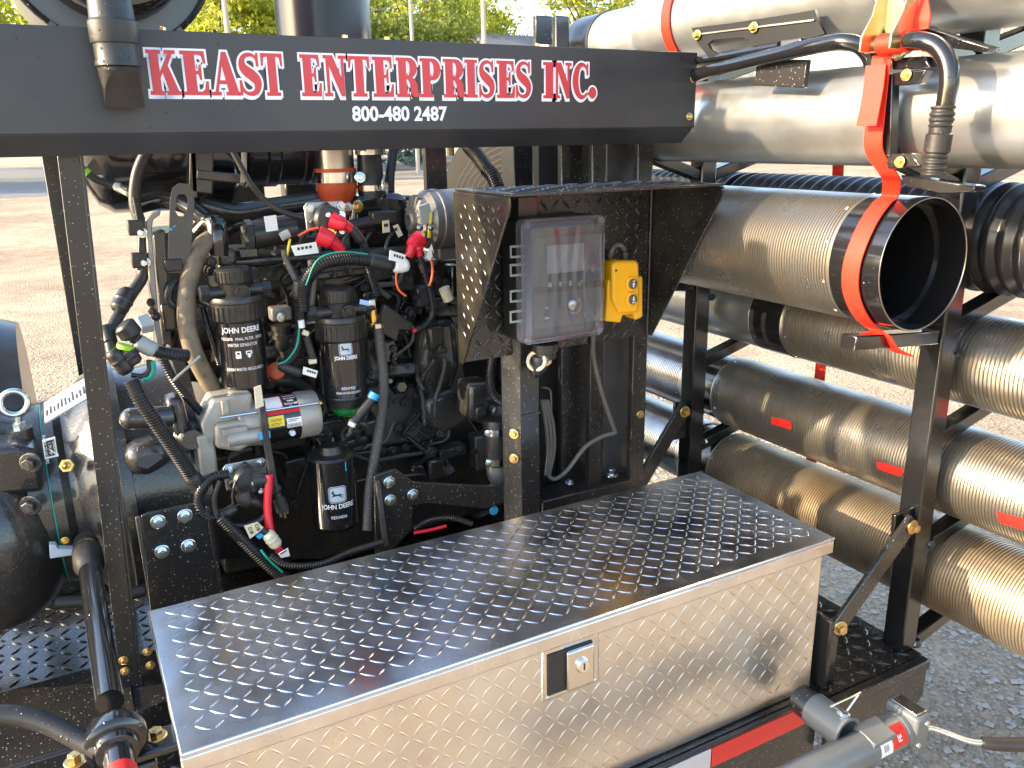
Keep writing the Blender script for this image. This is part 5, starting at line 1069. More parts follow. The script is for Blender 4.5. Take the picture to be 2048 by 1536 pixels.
MB().lathe(b0 + V((.008, 0, -.01)), (0, 0, -1), [(0, .009), (.012, .009), (.012, .0115), (.024, .0115), (.024, .009), (.03, .009), (.03, .015), (.038, .015)], 14).build('brass_fitting', 'brass', f2)
f3, cx, k, zf = filt('oil_filter', 'black oil filter with a large pale emblem, below the starter', 668, 1.72, None, 0, 908, 1052, 0, 0, 46)
ang3 = math.atan2(-(cx), 1.72) * .5; r3 = 46 * k
emblem(cx, 1.72, zf(972), r3, ang3, 17.5 * k, f3); wrap_text('JOHN DEERE', 14 * k, cx, 1.72, zf(996), r3, ang3, f3, .0003, maxw=66 * k); wrap_text('RE504836', 9 * k, cx, 1.72, zf(1017), r3, ang3, f3, maxw=31 * k)
MB().torus((cx, 1.72, zf(908)), (0, 0, 1), 46.5 * k, 1.3 * k, 40, 6).build('rim', 'plastic', f3)
MB().lathe((cx, 1.72, zf(908)), (0, 0, 1), [(0, 44 * k), (3 * k, 42 * k), (6 * k, 24 * k), (20 * k, 20 * k)], 36).build('top', 'plastic', f3)
fm = on_cyl(cx, 1.72, zf(920), r3, ang3 + .45, .001); put_mesh(flat_mesh([[(-.0013, -.011), (.0013, -.011), (.0013, .011), (-.0013, .011)]]), fm, 'paint_stripe', 'blue', f3)

# ------------------------------------------------------------------ starter
sm = thing('starter_motor', 'starter motor with bare aluminium nose, black body and warning labels', 'starter')
SY = 1.74; s1 = pz(636, 820, SY); s0 = pz(430, 852, SY); sz_ = s1.z; k = sz(1, pz(560, 835, SY)); xs = lambda u: at(u, 835, Y=SY).x
ctr = V((0, SY, at(560, 836, Y=SY).z)); R_ = 47 * k
MB().lathe((xs(515), SY, ctr.z), (1, 0, 0), [(0, R_ * .97), (xs(598) - xs(515), R_ * .97)], 44).build('body', 'gloss', sm)
MB().lathe((xs(592), SY, ctr.z), (1, 0, 0), [(0, R_), (.003, R_ * 1.02), (xs(628) - xs(592), R_ * 1.0), (xs(634) - xs(592), R_ * .93), (xs(637) - xs(592), R_ * .7)], 44).build('end_cap', 'castalu', sm)
MB().lathe((xs(470), SY, ctr.z), (1, 0, 0), [(0, R_ * .85), (.004, R_ * .93), (xs(508) - xs(470), R_ * .98), (xs(518) - xs(470), R_ * 1.03), (xs(524) - xs(470), R_ * 1.03)], 40).build('drive_housing', 'castalu', sm)
q = MB(); q.prism([pz(u, v, SY - .03) for u, v in ((402, 846), (425, 802), (470, 790), (505, 786), (506, 826), (470, 842), (440, 850), (428, 895), (412, 900))], (0, .08, 0)); q.build('nose', 'castalu', sm, .006)
q = MB(); q.prism([pz(u, v, SY - .045) for u, v in ((430, 850), (505, 836), (512, 885), (480, 905), (432, 898))], (0, .07, 0)); q.build('gear_case', 'castalu', sm, .008)
MB().cyl(pz(455, 880, SY - .05), pz(520, 868, SY - .05), .016).build('solenoid_boss', 'castalu', sm); MB().box(pz(470, 862, SY - .05), (.05, .012, .016)).build('rib', 'castalu', sm, .002); MB().box(pz(450, 815, SY - .034), (.014, .012, .03)).build('rib', 'castalu', sm, .002)
MB().box(pz(412, 905, SY - .01), (.035, .04, .09)).build('flange', 'castalu', sm, .006)
for dv in (-11, ): MB().cyl(pz(440, 836, SY - .052), pz(636, 806, SY - .052), .0028, n=8).build('through_bolt', 'zinc', sm)
bolt(sm, pz(638, 806, SY - .05), (1, 0, 0), .007, 'yzinc'); MB().lathe(pz(585, 866, SY - .05), FRONT, [(0, .008), (.003, .006)], 14).build('plug', 'zinc', sm)
def onst(x0, x1, a0, a1, mt, name, eps=.0006, n=10):
    b = MB(); vs = []
    for i in range(n + 1):
        a = math.radians(a0 + (a1 - a0) * i / n)
        for x in (x0, x1): vs.append(V((x, SY - (R_ * .97 + eps) * math.sin(a), ctr.z + (R_ * .97 + eps) * math.cos(a))))
    b.add(vs, [(2 * i, 2 * i + 1, 2 * i + 3, 2 * i + 2) for i in range(n)]); return b.build(name, mt, sm)
onst(xs(518), xs(596), 0, 62, 'redmark', 'warning_label'); onst(xs(562), xs(593), 6, 54, 'ink', 'warning_panel', .0011); onst(xs(520), xs(560), 6, 50, 'label', 'warning_panel', .0011)
def st_text(body, h, x, a, mt, w=None):
    me = text_mesh(body, h, .0001)
    if w:
        wd = max(v.co.x for v in me.vertices) - min(v.co.x for v in me.vertices)
        for v in me.vertices: v.co.x *= w / wd
    rr = R_ * .97 + .0016
    put_mesh(me, lambda c: V((x + c.x, SY - rr * math.sin(math.radians(a) - c.y / rr), ctr.z + rr * math.cos(math.radians(a) - c.y / rr))), 'lettering', mt, sm)
for i, ln in enumerate(('Start only from', 'seat in park or', 'neutral.', 'Starting in gear', 'kills.')): st_text(ln, .0075, xs(578), 12 + i * 9, 'white', (.026, .026, .014, .028, .009)[i])
onst(xs(563), xs(592), 76, 100, 'label', 'bar_code_label', .0008); onst(xs(527), xs(558), 66, 92, 'yellowlab', 'caution_label', .0008); st_text('CAUTION', .008, xs(543), 76, 'ink', .022); onst(xs(532), xs(553), 83, 84.5, 'ink', 'print_line', .0012, 2); onst(xs(532), xs(549), 87, 88.5, 'ink', 'print_line', .0012, 2)
for i in range(10): onst(xs(565 + i * 2.6), xs(566.2 + i * 2.6), 90, 99, 'ink', 'bar', .0012, 3)
onst(xs(566), xs(588), 79, 80.5, 'ink', 'print_line', .0012, 2); onst(xs(566), xs(582), 83, 84.5, 'ink', 'print_line', .0012, 2)
hc = thing('block_heater_cord', 'flat black power cord with a three prong plug hanging over the starter', 'cord')
for i in range(3): MB().tube([pz(517 + i * 4.5, 800 + i, 1.69), pz(522 + i * 4.5, 840, 1.672), pz(530 + i * 4.5, 890, 1.67), pz(541 + i * 4, 950, 1.66), pz(550 + i * 3, 985, 1.655)], .0036, 8).build('strand', 'rubber', hc)
pl0, pl1 = pz(553, 985, 1.655), pz(566, 1020, 1.655); MB().lathe(pl0, pl1 - pl0, [(0, .008), (.012, .009), (.016, .013), ((pl1 - pl0).length, .0145)], 14).build('plug', 'rubber', hc)
for i, (a, bq) in enumerate((((560, 1020), (562, 1034)), ((568, 1021), (571, 1036)), ((573, 1015), (575, 1027)))): MB().bar(pz(*a, 1.652 + .002 * i), pz(*bq, 1.652 + .002 * i), .0018, .005).build('prong', ('zinc', 'brass', 'zinc')[i], hc)
q = MB(); q.prism([pz(u, v, 1.668) for u, v in ((517, 866), (540, 862), (541, 876), (519, 880))], (0, .001, 0)); q.build('blue_tag', 'blue', hc)
q = MB(); q.prism([pz(u, v, 1.667) for u, v in ((508, 775), (522, 770), (528, 812), (512, 818))], (0, .002, 0)); q.build('masking_tape', 'ivory', hc)
# ------------------------------------------------------------------ relays
def relay(label, u, v, Y, boots):
    t = thing('starter_relay', label, 'relay'); c = pz(u, v, Y); k = sz(1, c); d = V((-.15, -1, .1)).normalized()
    q = MB(); q.prism([c + V((x * k, 0, -z * k)) for x, z in ((-42, -24), (-36, -32), (36, -32), (42, -24), (40, 24), (-40, 24))], (0, .004, 0)); q.build('zinc_plate', 'galv', t, .002)
    q = MB(); q.prism([c + V((x * k, -.002, -z * k)) for x, z in ((0, -34), (34, 0), (14, 34), (-20, 34), (-38, 6))], (0, -.014, 0)); q.build('mount_pad', 'plastic', t, .003)
    MB().lathe(c + V((0, -.012, -.004)), d, [(0, 30 * k), (.02, 28 * k), (.026, 22 * k)], 28).build('drum', 'plastic', t)
    for x, z in ((-30, -20), (32, -22)): bolt(t, c + V((x * k, -.001, -z * k)), FRONT, 9 * k, 'zinc')
    for x, z, r in boots: bolt(t, c + V((x * k, -.034, -z * k)), d, r * k, 'zinc' if r < 11 else 'brass', 'terminal')
    return t, c, k
relay('starter relay on a zinc plate with red boots, under the orange hose', 652, 436, 1.83, [(-4, -8, 9), (22, -6, 9), (-2, 22, 13), (22, 24, 7)])
relay('starter relay on a zinc plate with black boots, under the starter', 492, 952, 1.70, [(8, 4, 8), (20, 24, 6)])
def boot(pts, r, mt, label, cat='terminal boot', nm='terminal_boot'):
    o = MB().tube(pts, r, 16, 6, rfun=lambda l, t: r * (1 - .35 * t) * (1.12 if t < .45 else .86)).build(nm, mt); tag(o, label, cat, 'rubber boots on the battery cables'); return o
boot([pz(663, 440, 1.78), pz(682, 447, 1.77), pz(694, 452, 1.77), pz(703, 460, 1.77)], .0165, 'redboot', 'red rubber boot on the upper relay terminal')
boot([pz(636, 470, 1.77), pz(655, 478, 1.765), pz(670, 488, 1.765), pz(684, 502, 1.765)], .0195, 'redboot', 'large red rubber boot on the lower relay terminal beside a white tag')
boot([pz(840, 478, 1.78), pz(828, 487, 1.775), pz(822, 502, 1.77), pz(817, 514, 1.77)], .0175, 'redboot', 'red rubber boot hanging on the alternator terminal')
boot([pz(834, 492, 1.775), pz(838, 502, 1.77), pz(840, 516, 1.77)], .013, 'redboot', 'small red rubber sleeve below the alternator boot')
boot([pz(508, 962, 1.65), pz(525, 960, 1.645), pz(535, 968, 1.645), pz(546, 985, 1.65)], .0155, 'rubber', 'black rubber elbow boot beside the red starter cable')
boot([pz(485, 985, 1.65), pz(492, 1000, 1.645), pz(510, 1004, 1.645), pz(535, 1012, 1.65)], .0165, 'rubber', 'black rubber elbow boot under the lower starter relay')
# ------------------------------------------------------------------ harnesses, hoses
def hose(name, label, pts, r, mt, cat='hose', loom=False, extra=()):
    t = thing(name, label, cat); P = [pz(*p) for p in pts]; b = MB()
    (b.loom(P, r) if loom else b.tube(P, r, 14)); b.build('loom' if loom else 'hose', mt, t)
    for kind, ps, rr, m_ in extra: MB().tube([pz(*p) for p in ps], rr, 12, 8, rfun=(lambda l, u: rr * (.7 + .3 * min(1, min(u, 1 - u) * 7)) * (1.1 if .38 < u < .5 and kind in ('plug', 'connector') else 1)) if kind in ('plug', 'connector', 'sleeve', 'boot', 'end_sleeve', 'grey_sleeve', 'white_sleeve') else None).build(kind, m_, t)
    return t
hose('wiring_loom', 'thick black corrugated loom running down over the flywheel housing', [(262, 760, 1.66), (282, 800, 1.65), (315, 850, 1.645), (352, 905, 1.645), (384, 955, 1.65)], .0145, 'loom', 'cable', True, [('end_sleeve', [(380, 948, 1.65), (395, 968, 1.652), (404, 985, 1.655)], .0165, 'rubber')])
hose('wiring_loom', 'thin black corrugated loom slanting behind the tan hose', [(318, 700, 1.74), (345, 755, 1.74), (380, 800, 1.75), (420, 845, 1.76)], .0095, 'loom', 'cable', True)
hose('wiring_loom', 'black corrugated loom with grey sleeve tied to the tan hose', [(255, 662, 1.70), (275, 680, 1.70), (300, 698, 1.70), (340, 708, 1.70), (376, 712, 1.71)], .0135, 'loom', 'cable', True, [('grey_sleeve', [(272, 680, 1.699), (290, 692, 1.699), (312, 702, 1.699)], .0155, 'greyplug'), ('boot', [(244, 648, 1.70), (256, 660, 1.70), (266, 674, 1.70)], .021, 'rubber'), ('lime_band', [(252, 690, 1.69), (250, 698, 1.69)], .016, 'lime'), ('plug', [(250, 698, 1.69), (262, 715, 1.69), (270, 728, 1.69)], .0165, 'rubber'), ('plug', [(222, 700, 1.69), (240, 722, 1.69), (256, 745, 1.69)], .017, 'plastic'), ('tracer', [(304, 722, 1.68), (306, 740, 1.68), (298, 755, 1.68), (285, 758, 1.68)], .0055, 'green'), ('wire', [(298, 720, 1.68), (298, 740, 1.68), (285, 752, 1.68), (262, 750, 1.68)], .005, 'loom'), ('tie', [(400, 712, 1.69), (372, 738, 1.685), (346, 762, 1.69)], .0028, 'castalu')])
hose('wiring_loom', 'black corrugated loom arching under the red boots to a white label', [(606, 622, 1.75), (606, 590, 1.75), (616, 555, 1.74), (645, 528, 1.73), (690, 518, 1.73), (740, 520, 1.73)], .0145, 'loom', 'cable', True, [('sleeve', [(735, 519, 1.73), (760, 525, 1.73), (788, 530, 1.73)], .0165, 'rubber'), ('white_sleeve', [(786, 530, 1.73), (800, 532, 1.73), (816, 528, 1.73)], .0155, 'label'), ('tracer', [(612, 570, 1.728), (635, 520, 1.715), (680, 504, 1.712), (735, 508, 1.712)], .0016, 'green')])
hose('wiring_loom', 'black loom with green tracer hanging between the two fuel filters', [(598, 600, 1.76), (602, 640, 1.76), (596, 690, 1.76), (580, 720, 1.76), (558, 730, 1.76)], .0125, 'loom', 'cable', True, [('tracer', [(600, 640, 1.746), (594, 690, 1.746), (574, 720, 1.746), (556, 728, 1.746)], .0022, 'green'), ('sleeve', [(596, 600, 1.758), (598, 575, 1.758), (600, 560, 1.758)], .0145, 'rubber'), ('sleeve', [(558, 730, 1.76), (585, 740, 1.755), (606, 746, 1.755)], .012, 'rubber')])
hose('wiring_loom', 'black corrugated loom dropping from the upper relay', [(705, 460, 1.77), (722, 480, 1.77), (732, 505, 1.77), (740, 540, 1.78), (755, 590, 1.8)], .0095, 'loom', 'cable', True, [('sleeve', [(700, 456, 1.77), (712, 468, 1.77), (724, 486, 1.77)], .0115, 'rubber')])
hose('wiring_loom', 'black loom curving from the alternator boot to a small flat box', [(842, 518, 1.77), (850, 550, 1.77), (862, 590, 1.77), (866, 625, 1.77), (852, 650, 1.77), (832, 660, 1.77)], .0085, 'loom', 'cable', True, [('sleeve', [(838, 512, 1.77), (846, 535, 1.77)], .012, 'rubber'), ('plug', [(832, 660, 1.768), (826, 663, 1.768)], .0065, 'redboot')])
q = MB(); q.prism([pz(u, v, 1.775) for u, v in ((770, 608), (828, 648), (822, 662), (800, 660), (794, 684), (768, 670), (756, 650))], (0, .02, 0)); tag(q.build('fuse_box', 'plastic', bevel=.003), 'small flat black box hanging beside the brass fitting', 'fuse box')
hose('wiring_loom', 'black corrugated loom rising beside the fan guard to the canopy', [(972, 338, 1.72), (985, 352, 1.7), (996, 378, 1.68)], .0165, 'loom', 'cable', True, [('sleeve', [(930, 285, 1.76), (955, 312, 1.74), (978, 345, 1.715)], .017, 'rubber')])
hose('wiring_loom', 'black corrugated loom bending under the control hood', [(985, 715, 1.69), (980, 755, 1.69), (985, 785, 1.69), (1000, 802, 1.69), (1020, 806, 1.69)], .0115, 'loom', 'cable', True)
hose('wiring_loom', 'black corrugated loom behind the dirty square post', [(1012, 712, 1.7), (1008, 745, 1.7), (1014, 775, 1.7)], .0125, 'loom', 'cable', True)
hose('wiring_loom', 'black corrugated loom looping beside the lower starter relay', [(458, 948, 1.64), (425, 955, 1.64), (400, 985, 1.64), (400, 1015, 1.64), (418, 1034, 1.64), (440, 1030, 1.64)], .0105, 'loom', 'cable', True, [('sleeve', [(436, 1031, 1.64), (455, 1026, 1.64), (472, 1015, 1.64)], .0115, 'rubber'), ('cable', [(440, 960, 1.635), (428, 1000, 1.635), (440, 1040, 1.632), (480, 1052, 1.63), (520, 1040, 1.63), (542, 1015, 1.635)], .006, 'rubber'), ('wire', [(472, 962, 1.66), (465, 990, 1.655), (470, 1012, 1.65), (488, 1000, 1.65)], .003, 'loom')])
hose('wiring_loom', 'black loom with green tracer along the engine skid under the oil filter', [(440, 1035, 1.62), (480, 1075, 1.61), (515, 1110, 1.60), (545, 1138, 1.59), (575, 1160, 1.58)], .0125, 'loom', 'cable', True, [('tracer', [(522, 1100, 1.588), (540, 1122, 1.58), (565, 1144, 1.575)], .0022, 'green')])
hose('wiring_loom', 'thin black corrugated loom running behind the toolbox lid', [(540, 1112, 1.585), (575, 1130, 1.58), (640, 1128, 1.58), (700, 1105, 1.6), (765, 1085, 1.62)], .0075, 'loom', 'cable', True)
hose('wiring_loom', 'thin black loom arching over a red cable behind the toolbox', [(828, 1058, 1.64), (860, 1040, 1.64), (905, 1036, 1.64), (945, 1048, 1.62)], .0075, 'loom', 'cable', True, [('cable', [(828, 1066, 1.63), (860, 1060, 1.63), (892, 1052, 1.63)], .004, 'redboot')])
hose('battery_cable', 'red battery cable hanging beside the starter relay into a beige connector', [(538, 950, 1.64), (536, 985, 1.635), (535, 1020, 1.63), (540, 1060, 1.62), (546, 1075, 1.615)], .0085, 'redboot', 'cable', False, [('connector', [(534, 1065, 1.60), (545, 1080, 1.60), (555, 1092, 1.60)], .0135, 'ivory'), ('boot', [(522, 1058, 1.605), (532, 1066, 1.603)], .012, 'rubber'), ('seal', [(518, 1068, 1.603), (522, 1072, 1.603)], .008, 'blue'), ('wire', [(554, 1092, 1.60), (560, 1104, 1.60)], .008, 'redboot')])
hose('coolant_hose', 'dusty tan rubber hose curving down behind the fuel filter', [(428, 475, 1.86), (405, 490, 1.84), (385, 535, 1.82), (374, 590, 1.80), (374, 650, 1.79), (388, 705, 1.78), (410, 750, 1.79), (436, 792, 1.80)], .0185, 'tanhose')
hose('fuel_hose', 'speckled grey fuel hose hanging from a brass fitting past the oil filter', [(755, 645, 1.74), (760, 690, 1.74), (767, 750, 1.735), (766, 800, 1.73), (757, 870, 1.72), (746, 930, 1.70), (738, 990, 1.68), (735, 1060, 1.66)], .0115, 'greyhose', 'hose', False, [('clamp', [(755, 646, 1.74), (756, 654, 1.74)], .0145, 'chrome')])
hose('wiring_harness', 'taped black harness hanging from the canopy along the bracket', [(305, 290, 1.85), (285, 320, 1.85), (272, 360, 1.85), (270, 410, 1.85), (284, 460, 1.84), (286, 520, 1.83), (284, 555, 1.82), (262, 590, 1.79), (238, 630, 1.75), (220, 670, 1.72), (225, 710, 1.70)], .0115, 'rubber', 'cable', False, [('connector', [(258, 580, 1.77), (245, 605, 1.755), (236, 622, 1.745)], .0175, 'plastic'), ('sleeve', [(212, 655, 1.73), (220, 685, 1.71)], .02, 'rubber'), ('wire', [(268, 395, 1.84), (280, 470, 1.83), (276, 540, 1.82)], .0035, 'loom')])
hose('wiring_harness', 'black wire crossing the muffler down to the upper relay', [(455, 285, 1.88), (475, 320, 1.87), (500, 365, 1.86), (530, 400, 1.86), (570, 425, 1.85), (605, 435, 1.85)], .0065, 'rubber', 'cable')
hose('wiring_harness', 'black hose with a green band hanging from the muffler tab', [(155, 330, 1.9), (170, 342, 1.9), (190, 358, 1.9), (225, 370, 1.9), (258, 380, 1.88)], .0075, 'rubber', 'cable', False, [('green_band', [(168, 341, 1.898), (176, 348, 1.898)], .0095, 'lime'), ('sleeve', [(228, 371, 1.898), (245, 378, 1.89), (262, 388, 1.88)], .009, 'greyplug')])
hose('orange_wire', 'thin orange wire below the alternator', [(862, 515, 1.76), (865, 540, 1.76), (863, 560, 1.76), (858, 572, 1.76)], .0032, 'orangewire', 'wire')
hose('orange_wire', 'thin orange wire curling below the white sleeved loom', [(794, 540, 1.74), (792, 560, 1.74), (798, 580, 1.74), (812, 592, 1.74)], .0026, 'orangewire', 'wire')
hose('yellow_wire', 'yellow and red wires at a grey plug beside the relay', [(580, 478, 1.8), (576, 500, 1.8), (572, 520, 1.8), (570, 528, 1.8)], .003, 'yellowwire', 'wire', False, [('plug', [(562, 474, 1.8), (578, 466, 1.8)], .0135, 'greyplug'), ('red_wire', [(596, 472, 1.8), (618, 460, 1.8), (638, 456, 1.8)], .0025, 'orangewire'), ('sleeve', [(566, 500, 1.8), (574, 525, 1.8), (592, 560, 1.79), (605, 580, 1.78)], .0065, 'cable'), ('wire', [(622, 520, 1.77), (626, 560, 1.77), (620, 620, 1.77)], .0085, 'cable')])
hose('fuse_holder', 'inline fuse holder with ivory clips hanging beside the second fuel filter', [(612, 672, 1.74), (618, 690, 1.74), (624, 712, 1.74), (628, 724, 1.74)], .0085, 'plastic', 'fuse holder', False, [('clip', [(606, 664, 1.735), (616, 668, 1.735)], .006, 'ivory'), ('clip', [(618, 724, 1.735), (632, 722, 1.735)], .006, 'ivory'), ('label', [(602, 640, 1.745), (604, 655, 1.745)], .007, 'label')])
hose('sensor_plug', 'black sensor plug with a blue end in front of the fuel hose', [(748, 792, 1.69), (738, 806, 1.69), (722, 826, 1.69), (708, 842, 1.69)], .0115, 'plastic', 'connector', False, [('blue_end', [(750, 786, 1.688), (744, 797, 1.688)], .0125, 'blue'), ('label', [(706, 844, 1.69), (702, 852, 1.69)], .009, 'label'), ('loom', [(704, 852, 1.69), (700, 866, 1.69), (692, 872, 1.69)], .0075, 'loom')])
hose('ribbed_plug', 'ivory ribbed plug beside the control hood edge', [(888, 576, 1.80), (898, 600, 1.80)], .0135, 'ivory', 'cap')
wt = [('white tag with dark marks hanging beside the large red boot', ((582, 492), (632, 484), (638, 506), (590, 512)), 1.755, 'label'), ('white folded tag below the alternator boot', ((863, 488), (868, 505), (860, 522), (852, 515)), 1.755, 'label'), ('ivory tag on the loom above the fuse box', ((780, 500), (812, 510), (808, 526), (778, 520)), 1.715, 'label'), ('white tag on the wiring below the starter relay', ((488, 1052), (515, 1044), (528, 1056), (500, 1078)), 1.60, 'ivory'), ('white paper tag beside the toolbox lid under the relay', ((556, 1108), (576, 1096), (580, 1112), (562, 1116)), 1.58, 'label'), ('white sleeve label on the loom below the orange cap', ((607, 733), (636, 742), (632, 756), (605, 748)), 1.735, 'label'), ('beige tag hanging under the thermostat sensor', ((765, 442), (778, 440), (780, 464), (766, 466)), 1.84, 'ivory'), ('beige tag hanging beside the thermostat sensor', ((786, 452), (796, 448), (806, 470), (797, 475)), 1.84, 'ivory')]
for lab, poly, Y, mt in wt:
    t = thing('wire_tag', lab, 'tag', 'paper tags on the wiring'); q = MB(); q.prism([pz(u, v, Y) for u, v in poly], (0, .0012, 0)); q.build('paper', mt, t)
    (u0, v0), (u1, v1), (u2, v2), (u3, v3) = poly
    if mt == 'ivory' and Y < 1.7:
        c0 = sum((pz(u, v, Y) for u, v in poly), V()) / 4; ux_ = (pz(u3, v3, Y) - pz(u0, v0, Y)).normalized(); uy_ = ux_.cross(V((0, 1, 0)))
        for k_ in (-1, 1): put_mesh(text_mesh('C1B', .009, .0003), on_plane(c0 + uy_ * .007 * k_, ux_, uy_, FRONT, .001), 'lettering', 'ink', t)
        continue
    for i in range(4):
        s = .3 + i * .16; a = pz(u0 + (u1 - u0) * s, v0 + (v1 - v0) * s + (v3 - v0) * .4, Y - .0008); MB().box(a, (sz(abs(u1 - u0) * .08 + 1, a), .0006, sz(abs(v3 - v0) * .22 + 1, a))).build('print', 'ink', t)
# ------------------------------------------------------------------ brackets at the engine
lbk = thing('lifting_plate', 'grey steel lifting plate with a slot standing on the engine', 'bracket')
oo = [(335, 545), (340, 400), (345, 376), (358, 366), (376, 368), (387, 382), (388, 410), (378, 545)]; hl = [(352, 395), (358, 388), (370, 389), (376, 398), (374, 424), (366, 433), (356, 432), (350, 422)]
me = flat_mesh([[(pz(u, v, 1.82).x, pz(u, v, 1.82).z) for u, v in oo], [(pz(u, v, 1.82).x, pz(u, v, 1.82).z) for u, v in hl]], depth=.004); put_mesh(me, lambda c: V((c.x, 1.82 - c.z, c.y)), 'plate', 'greypaint', lbk)
for u, v in ((343, 459), (347, 454), (351, 452)): MB().lathe(pz(u, v, 1.8155), FRONT, [(0, .0022), (.0006, .0018)], 10).build('paint_dot', 'blue', lbk)
vb = thing('bracket_frame', 'pale metal bracket frame standing left of the tan hose', 'bracket')
q = MB(); q.prism([pz(u, v, 1.80) for u, v in ((291, 440), (305, 425), (322, 422), (320, 430), (306, 440), (304, 470), (318, 640), (326, 690), (314, 690), (298, 560))], (0, .012, 0)); q.build('leg', 'altcase', vb, .002)
q = MB(); q.prism([pz(u, v, 1.82) for u, v in ((306, 470), (330, 460), (345, 690), (326, 690))], (0, .05, 0)); q.build('web', 'cast', vb, .003)
for u, v, r in ((284, 465, .011), (291, 525, .011), (302, 605, .009), (305, 622, .009), (312, 632, .01)): bolt(vb, pz(u, v, 1.795), (-.5, -1, 0), r, 'zinc' if v < 540 else 'blackbolt')
q = MB(); q.prism([pz(u, v, 1.78) for u, v in ((270, 632), (295, 625), (310, 650), (283, 655))], (0, .03, -.02)); q.build('foot', 'bluewhite', vb, .003)
for u, v in ((272, 455), (279, 520)): MB().box(pz(u, v, 1.80), (.03, .02, .03)).build('clip', 'plastic', vb, .003)
mp = thing('engine_mount', 'black engine mount plate with four zinc bolts behind the toolbox', 'bracket')
q = MB(); q.prism([pz(u, v, 1.64) for u, v in ((282, 1032), (296, 1026), (402, 1004), (412, 1012), (440, 1175), (436, 1260), (310, 1280), (300, 1215))], (0, .008, 0)); q.build('plate', 'frame', mp, .002)
q = MB(); q.prism([pz(u, v, 1.641) for u, v in ((281, 1033), (299, 1180), (296, 1190), (270, 1036))], (0, .008, 0)); q.build('left_flange', 'greypaint', mp, .002)
q = MB(); q.prism([pz(u, v, 1.632) for u, v in ((410, 1012), (420, 1014), (446, 1170), (438, 1176)) ], (0, .008, 0)); q.build('right_flange', 'frame', mp, .002)
for u, v in ((316, 1043), (370, 1031), (324, 1103), (377, 1091)): bolt(mp, pz(u, v, 1.637), FRONT, .0148, 'zinc')
m2 = thing('engine_mount', 'black engine mount arm with three zinc bolts reaching towards the square post', 'bracket')
q = MB(); q.prism([pz(u, v, 1.64) for u, v in ((748, 952), (792, 938), (828, 964), (900, 968), (1022, 974), (1022, 1000), (975, 1018), (850, 1006), (826, 1012), (824, 1060), (775, 1110), (752, 1110))], (0, .01, 0)); q.build('plate', 'frame', m2, .002)
q = MB(); q.prism([pz(u, v, 1.628) for u, v in ((752, 966), (760, 962), (778, 1090), (768, 1094))], (0, .01, 0)); q.build('flange', 'greypaint', m2, .001)
for u, v in ((778, 964), (825, 989), (780, 1000)): bolt(m2, pz(u, v, 1.637), FRONT, .0135, 'zinc')
MB().lathe(pz(988, 1021, 1.66), FRONT, [(0, .012), (.003, .01)], 14).build('paint_mark', 'blue', m2)
# lower radiator hose and water pump lumps
lh = thing('radiator_hose', 'black lower radiator hose with two worm clamps and a bare elbow', 'hose')
hY = 1.70; hc_ = pz(992, 880, hY); k = sz(1, hc_); zf = lambda v: at(992, v, Y=hY).z
MB().lathe((hc_.x, hY, zf(838)), (0, 0, -1), [(0, 22 * k), (10 * k, 25 * k), (60 * k, 26 * k), (95 * k, 24 * k)], 28).build('hose', 'rubber', lh)
for v in (858, 917):
    MB().lathe((hc_.x, hY, zf(v) + 6 * k), (0, 0, -1), [(0, 25 * k), (0, 27.5 * k), (13 * k, 27.5 * k), (13 * k, 25 * k)], 28, False).build('clamp', 'chrome', lh); bolt(lh, V((hc_.x - 24 * k, hY - 14 * k, zf(v))), (-.6, -1, 0), 7 * k, 'zinc', 'clamp_screw')
MB().tube([V((hc_.x, hY, zf(925))), V((hc_.x + .002, hY, zf(945))), V((hc_.x + .016, hY + .004, zf(960))), V((hc_.x + .06, hY + .01, zf(968)))], 22 * k, 20).build('elbow', 'altcase', lh)
wp = thing('water_pump', 'black cast water pump lumps above the lower radiator hose', 'engine part')
q = MB(); q.prism([pz(u, v, 1.74) for u, v in ((940, 770), (985, 765), (1005, 800), (1008, 840), (970, 850), (938, 840))], (0, .08, 0)); q.build('housing', 'cast', wp, .01)
MB().lathe(pz(990, 818, 1.735), FRONT, [(0, .018), (.02, .018), (.024, .014)], 20).build('cap', 'cast', wp); MB().box(pz(960, 822, 1.735), (.03, .02, .025)).build('lug', 'cast', wp, .004)
q = MB(); q.prism([pz(u, v, 1.72) for u, v in ((985, 930), (985, 972), (1030, 972), (1000, 930))], (0, .01, 0)); q.build('blue_tape', 'blue', wp)
# ------------------------------------------------------------------ pump and its drive
pm = thing('pump', 'black cast pump bearing frame and flywheel housing beside the canopy post', 'pump')
PYc = 1.98; pc_ = pz(150, 975, PYc); k = sz(1, pc_); ux = lambda u: at(u, 960, Y=PYc - .15).x
def X_(u): return ux(u) - ux(100)
MB().lathe((ux(100), PYc, pc_.z), (1, 0, 0), [(0, .145), (0, .20), (.02, .205), (.035, .195), (.05, .2), (X_(190), .245), (X_(236), .262), (X_(240), .27), (X_(262), .27), (X_(264), .255), (X_(300), .25), (X_(380), .262), (X_(386), .275), (X_(410), .275), (X_(412), .2)], 64).build('bearing_frame', 'cast', pm, ang=40)
MB().lathe((ux(52), PYc, pc_.z), (1, 0, 0), [(0, .1), (0, .195), (.02, .2), (X_(96) - X_(52), .2)], 56).build('flange', 'cast', pm)
MB().lathe((ux(97), PYc, pc_.z), (1, 0, 0), [(0, .2005), (.0025, .2005)], 56).build('gasket', 'green', pm)
MB().lathe((ux(-40), PYc, pc_.z - .02), (1, 0, 0), [(-.3, .1), (-.28, .27), (-.05, .28), (X_(44) - X_(-40), .21), (X_(50) - X_(-40), .17)], 56).build('volute', 'cast', pm)
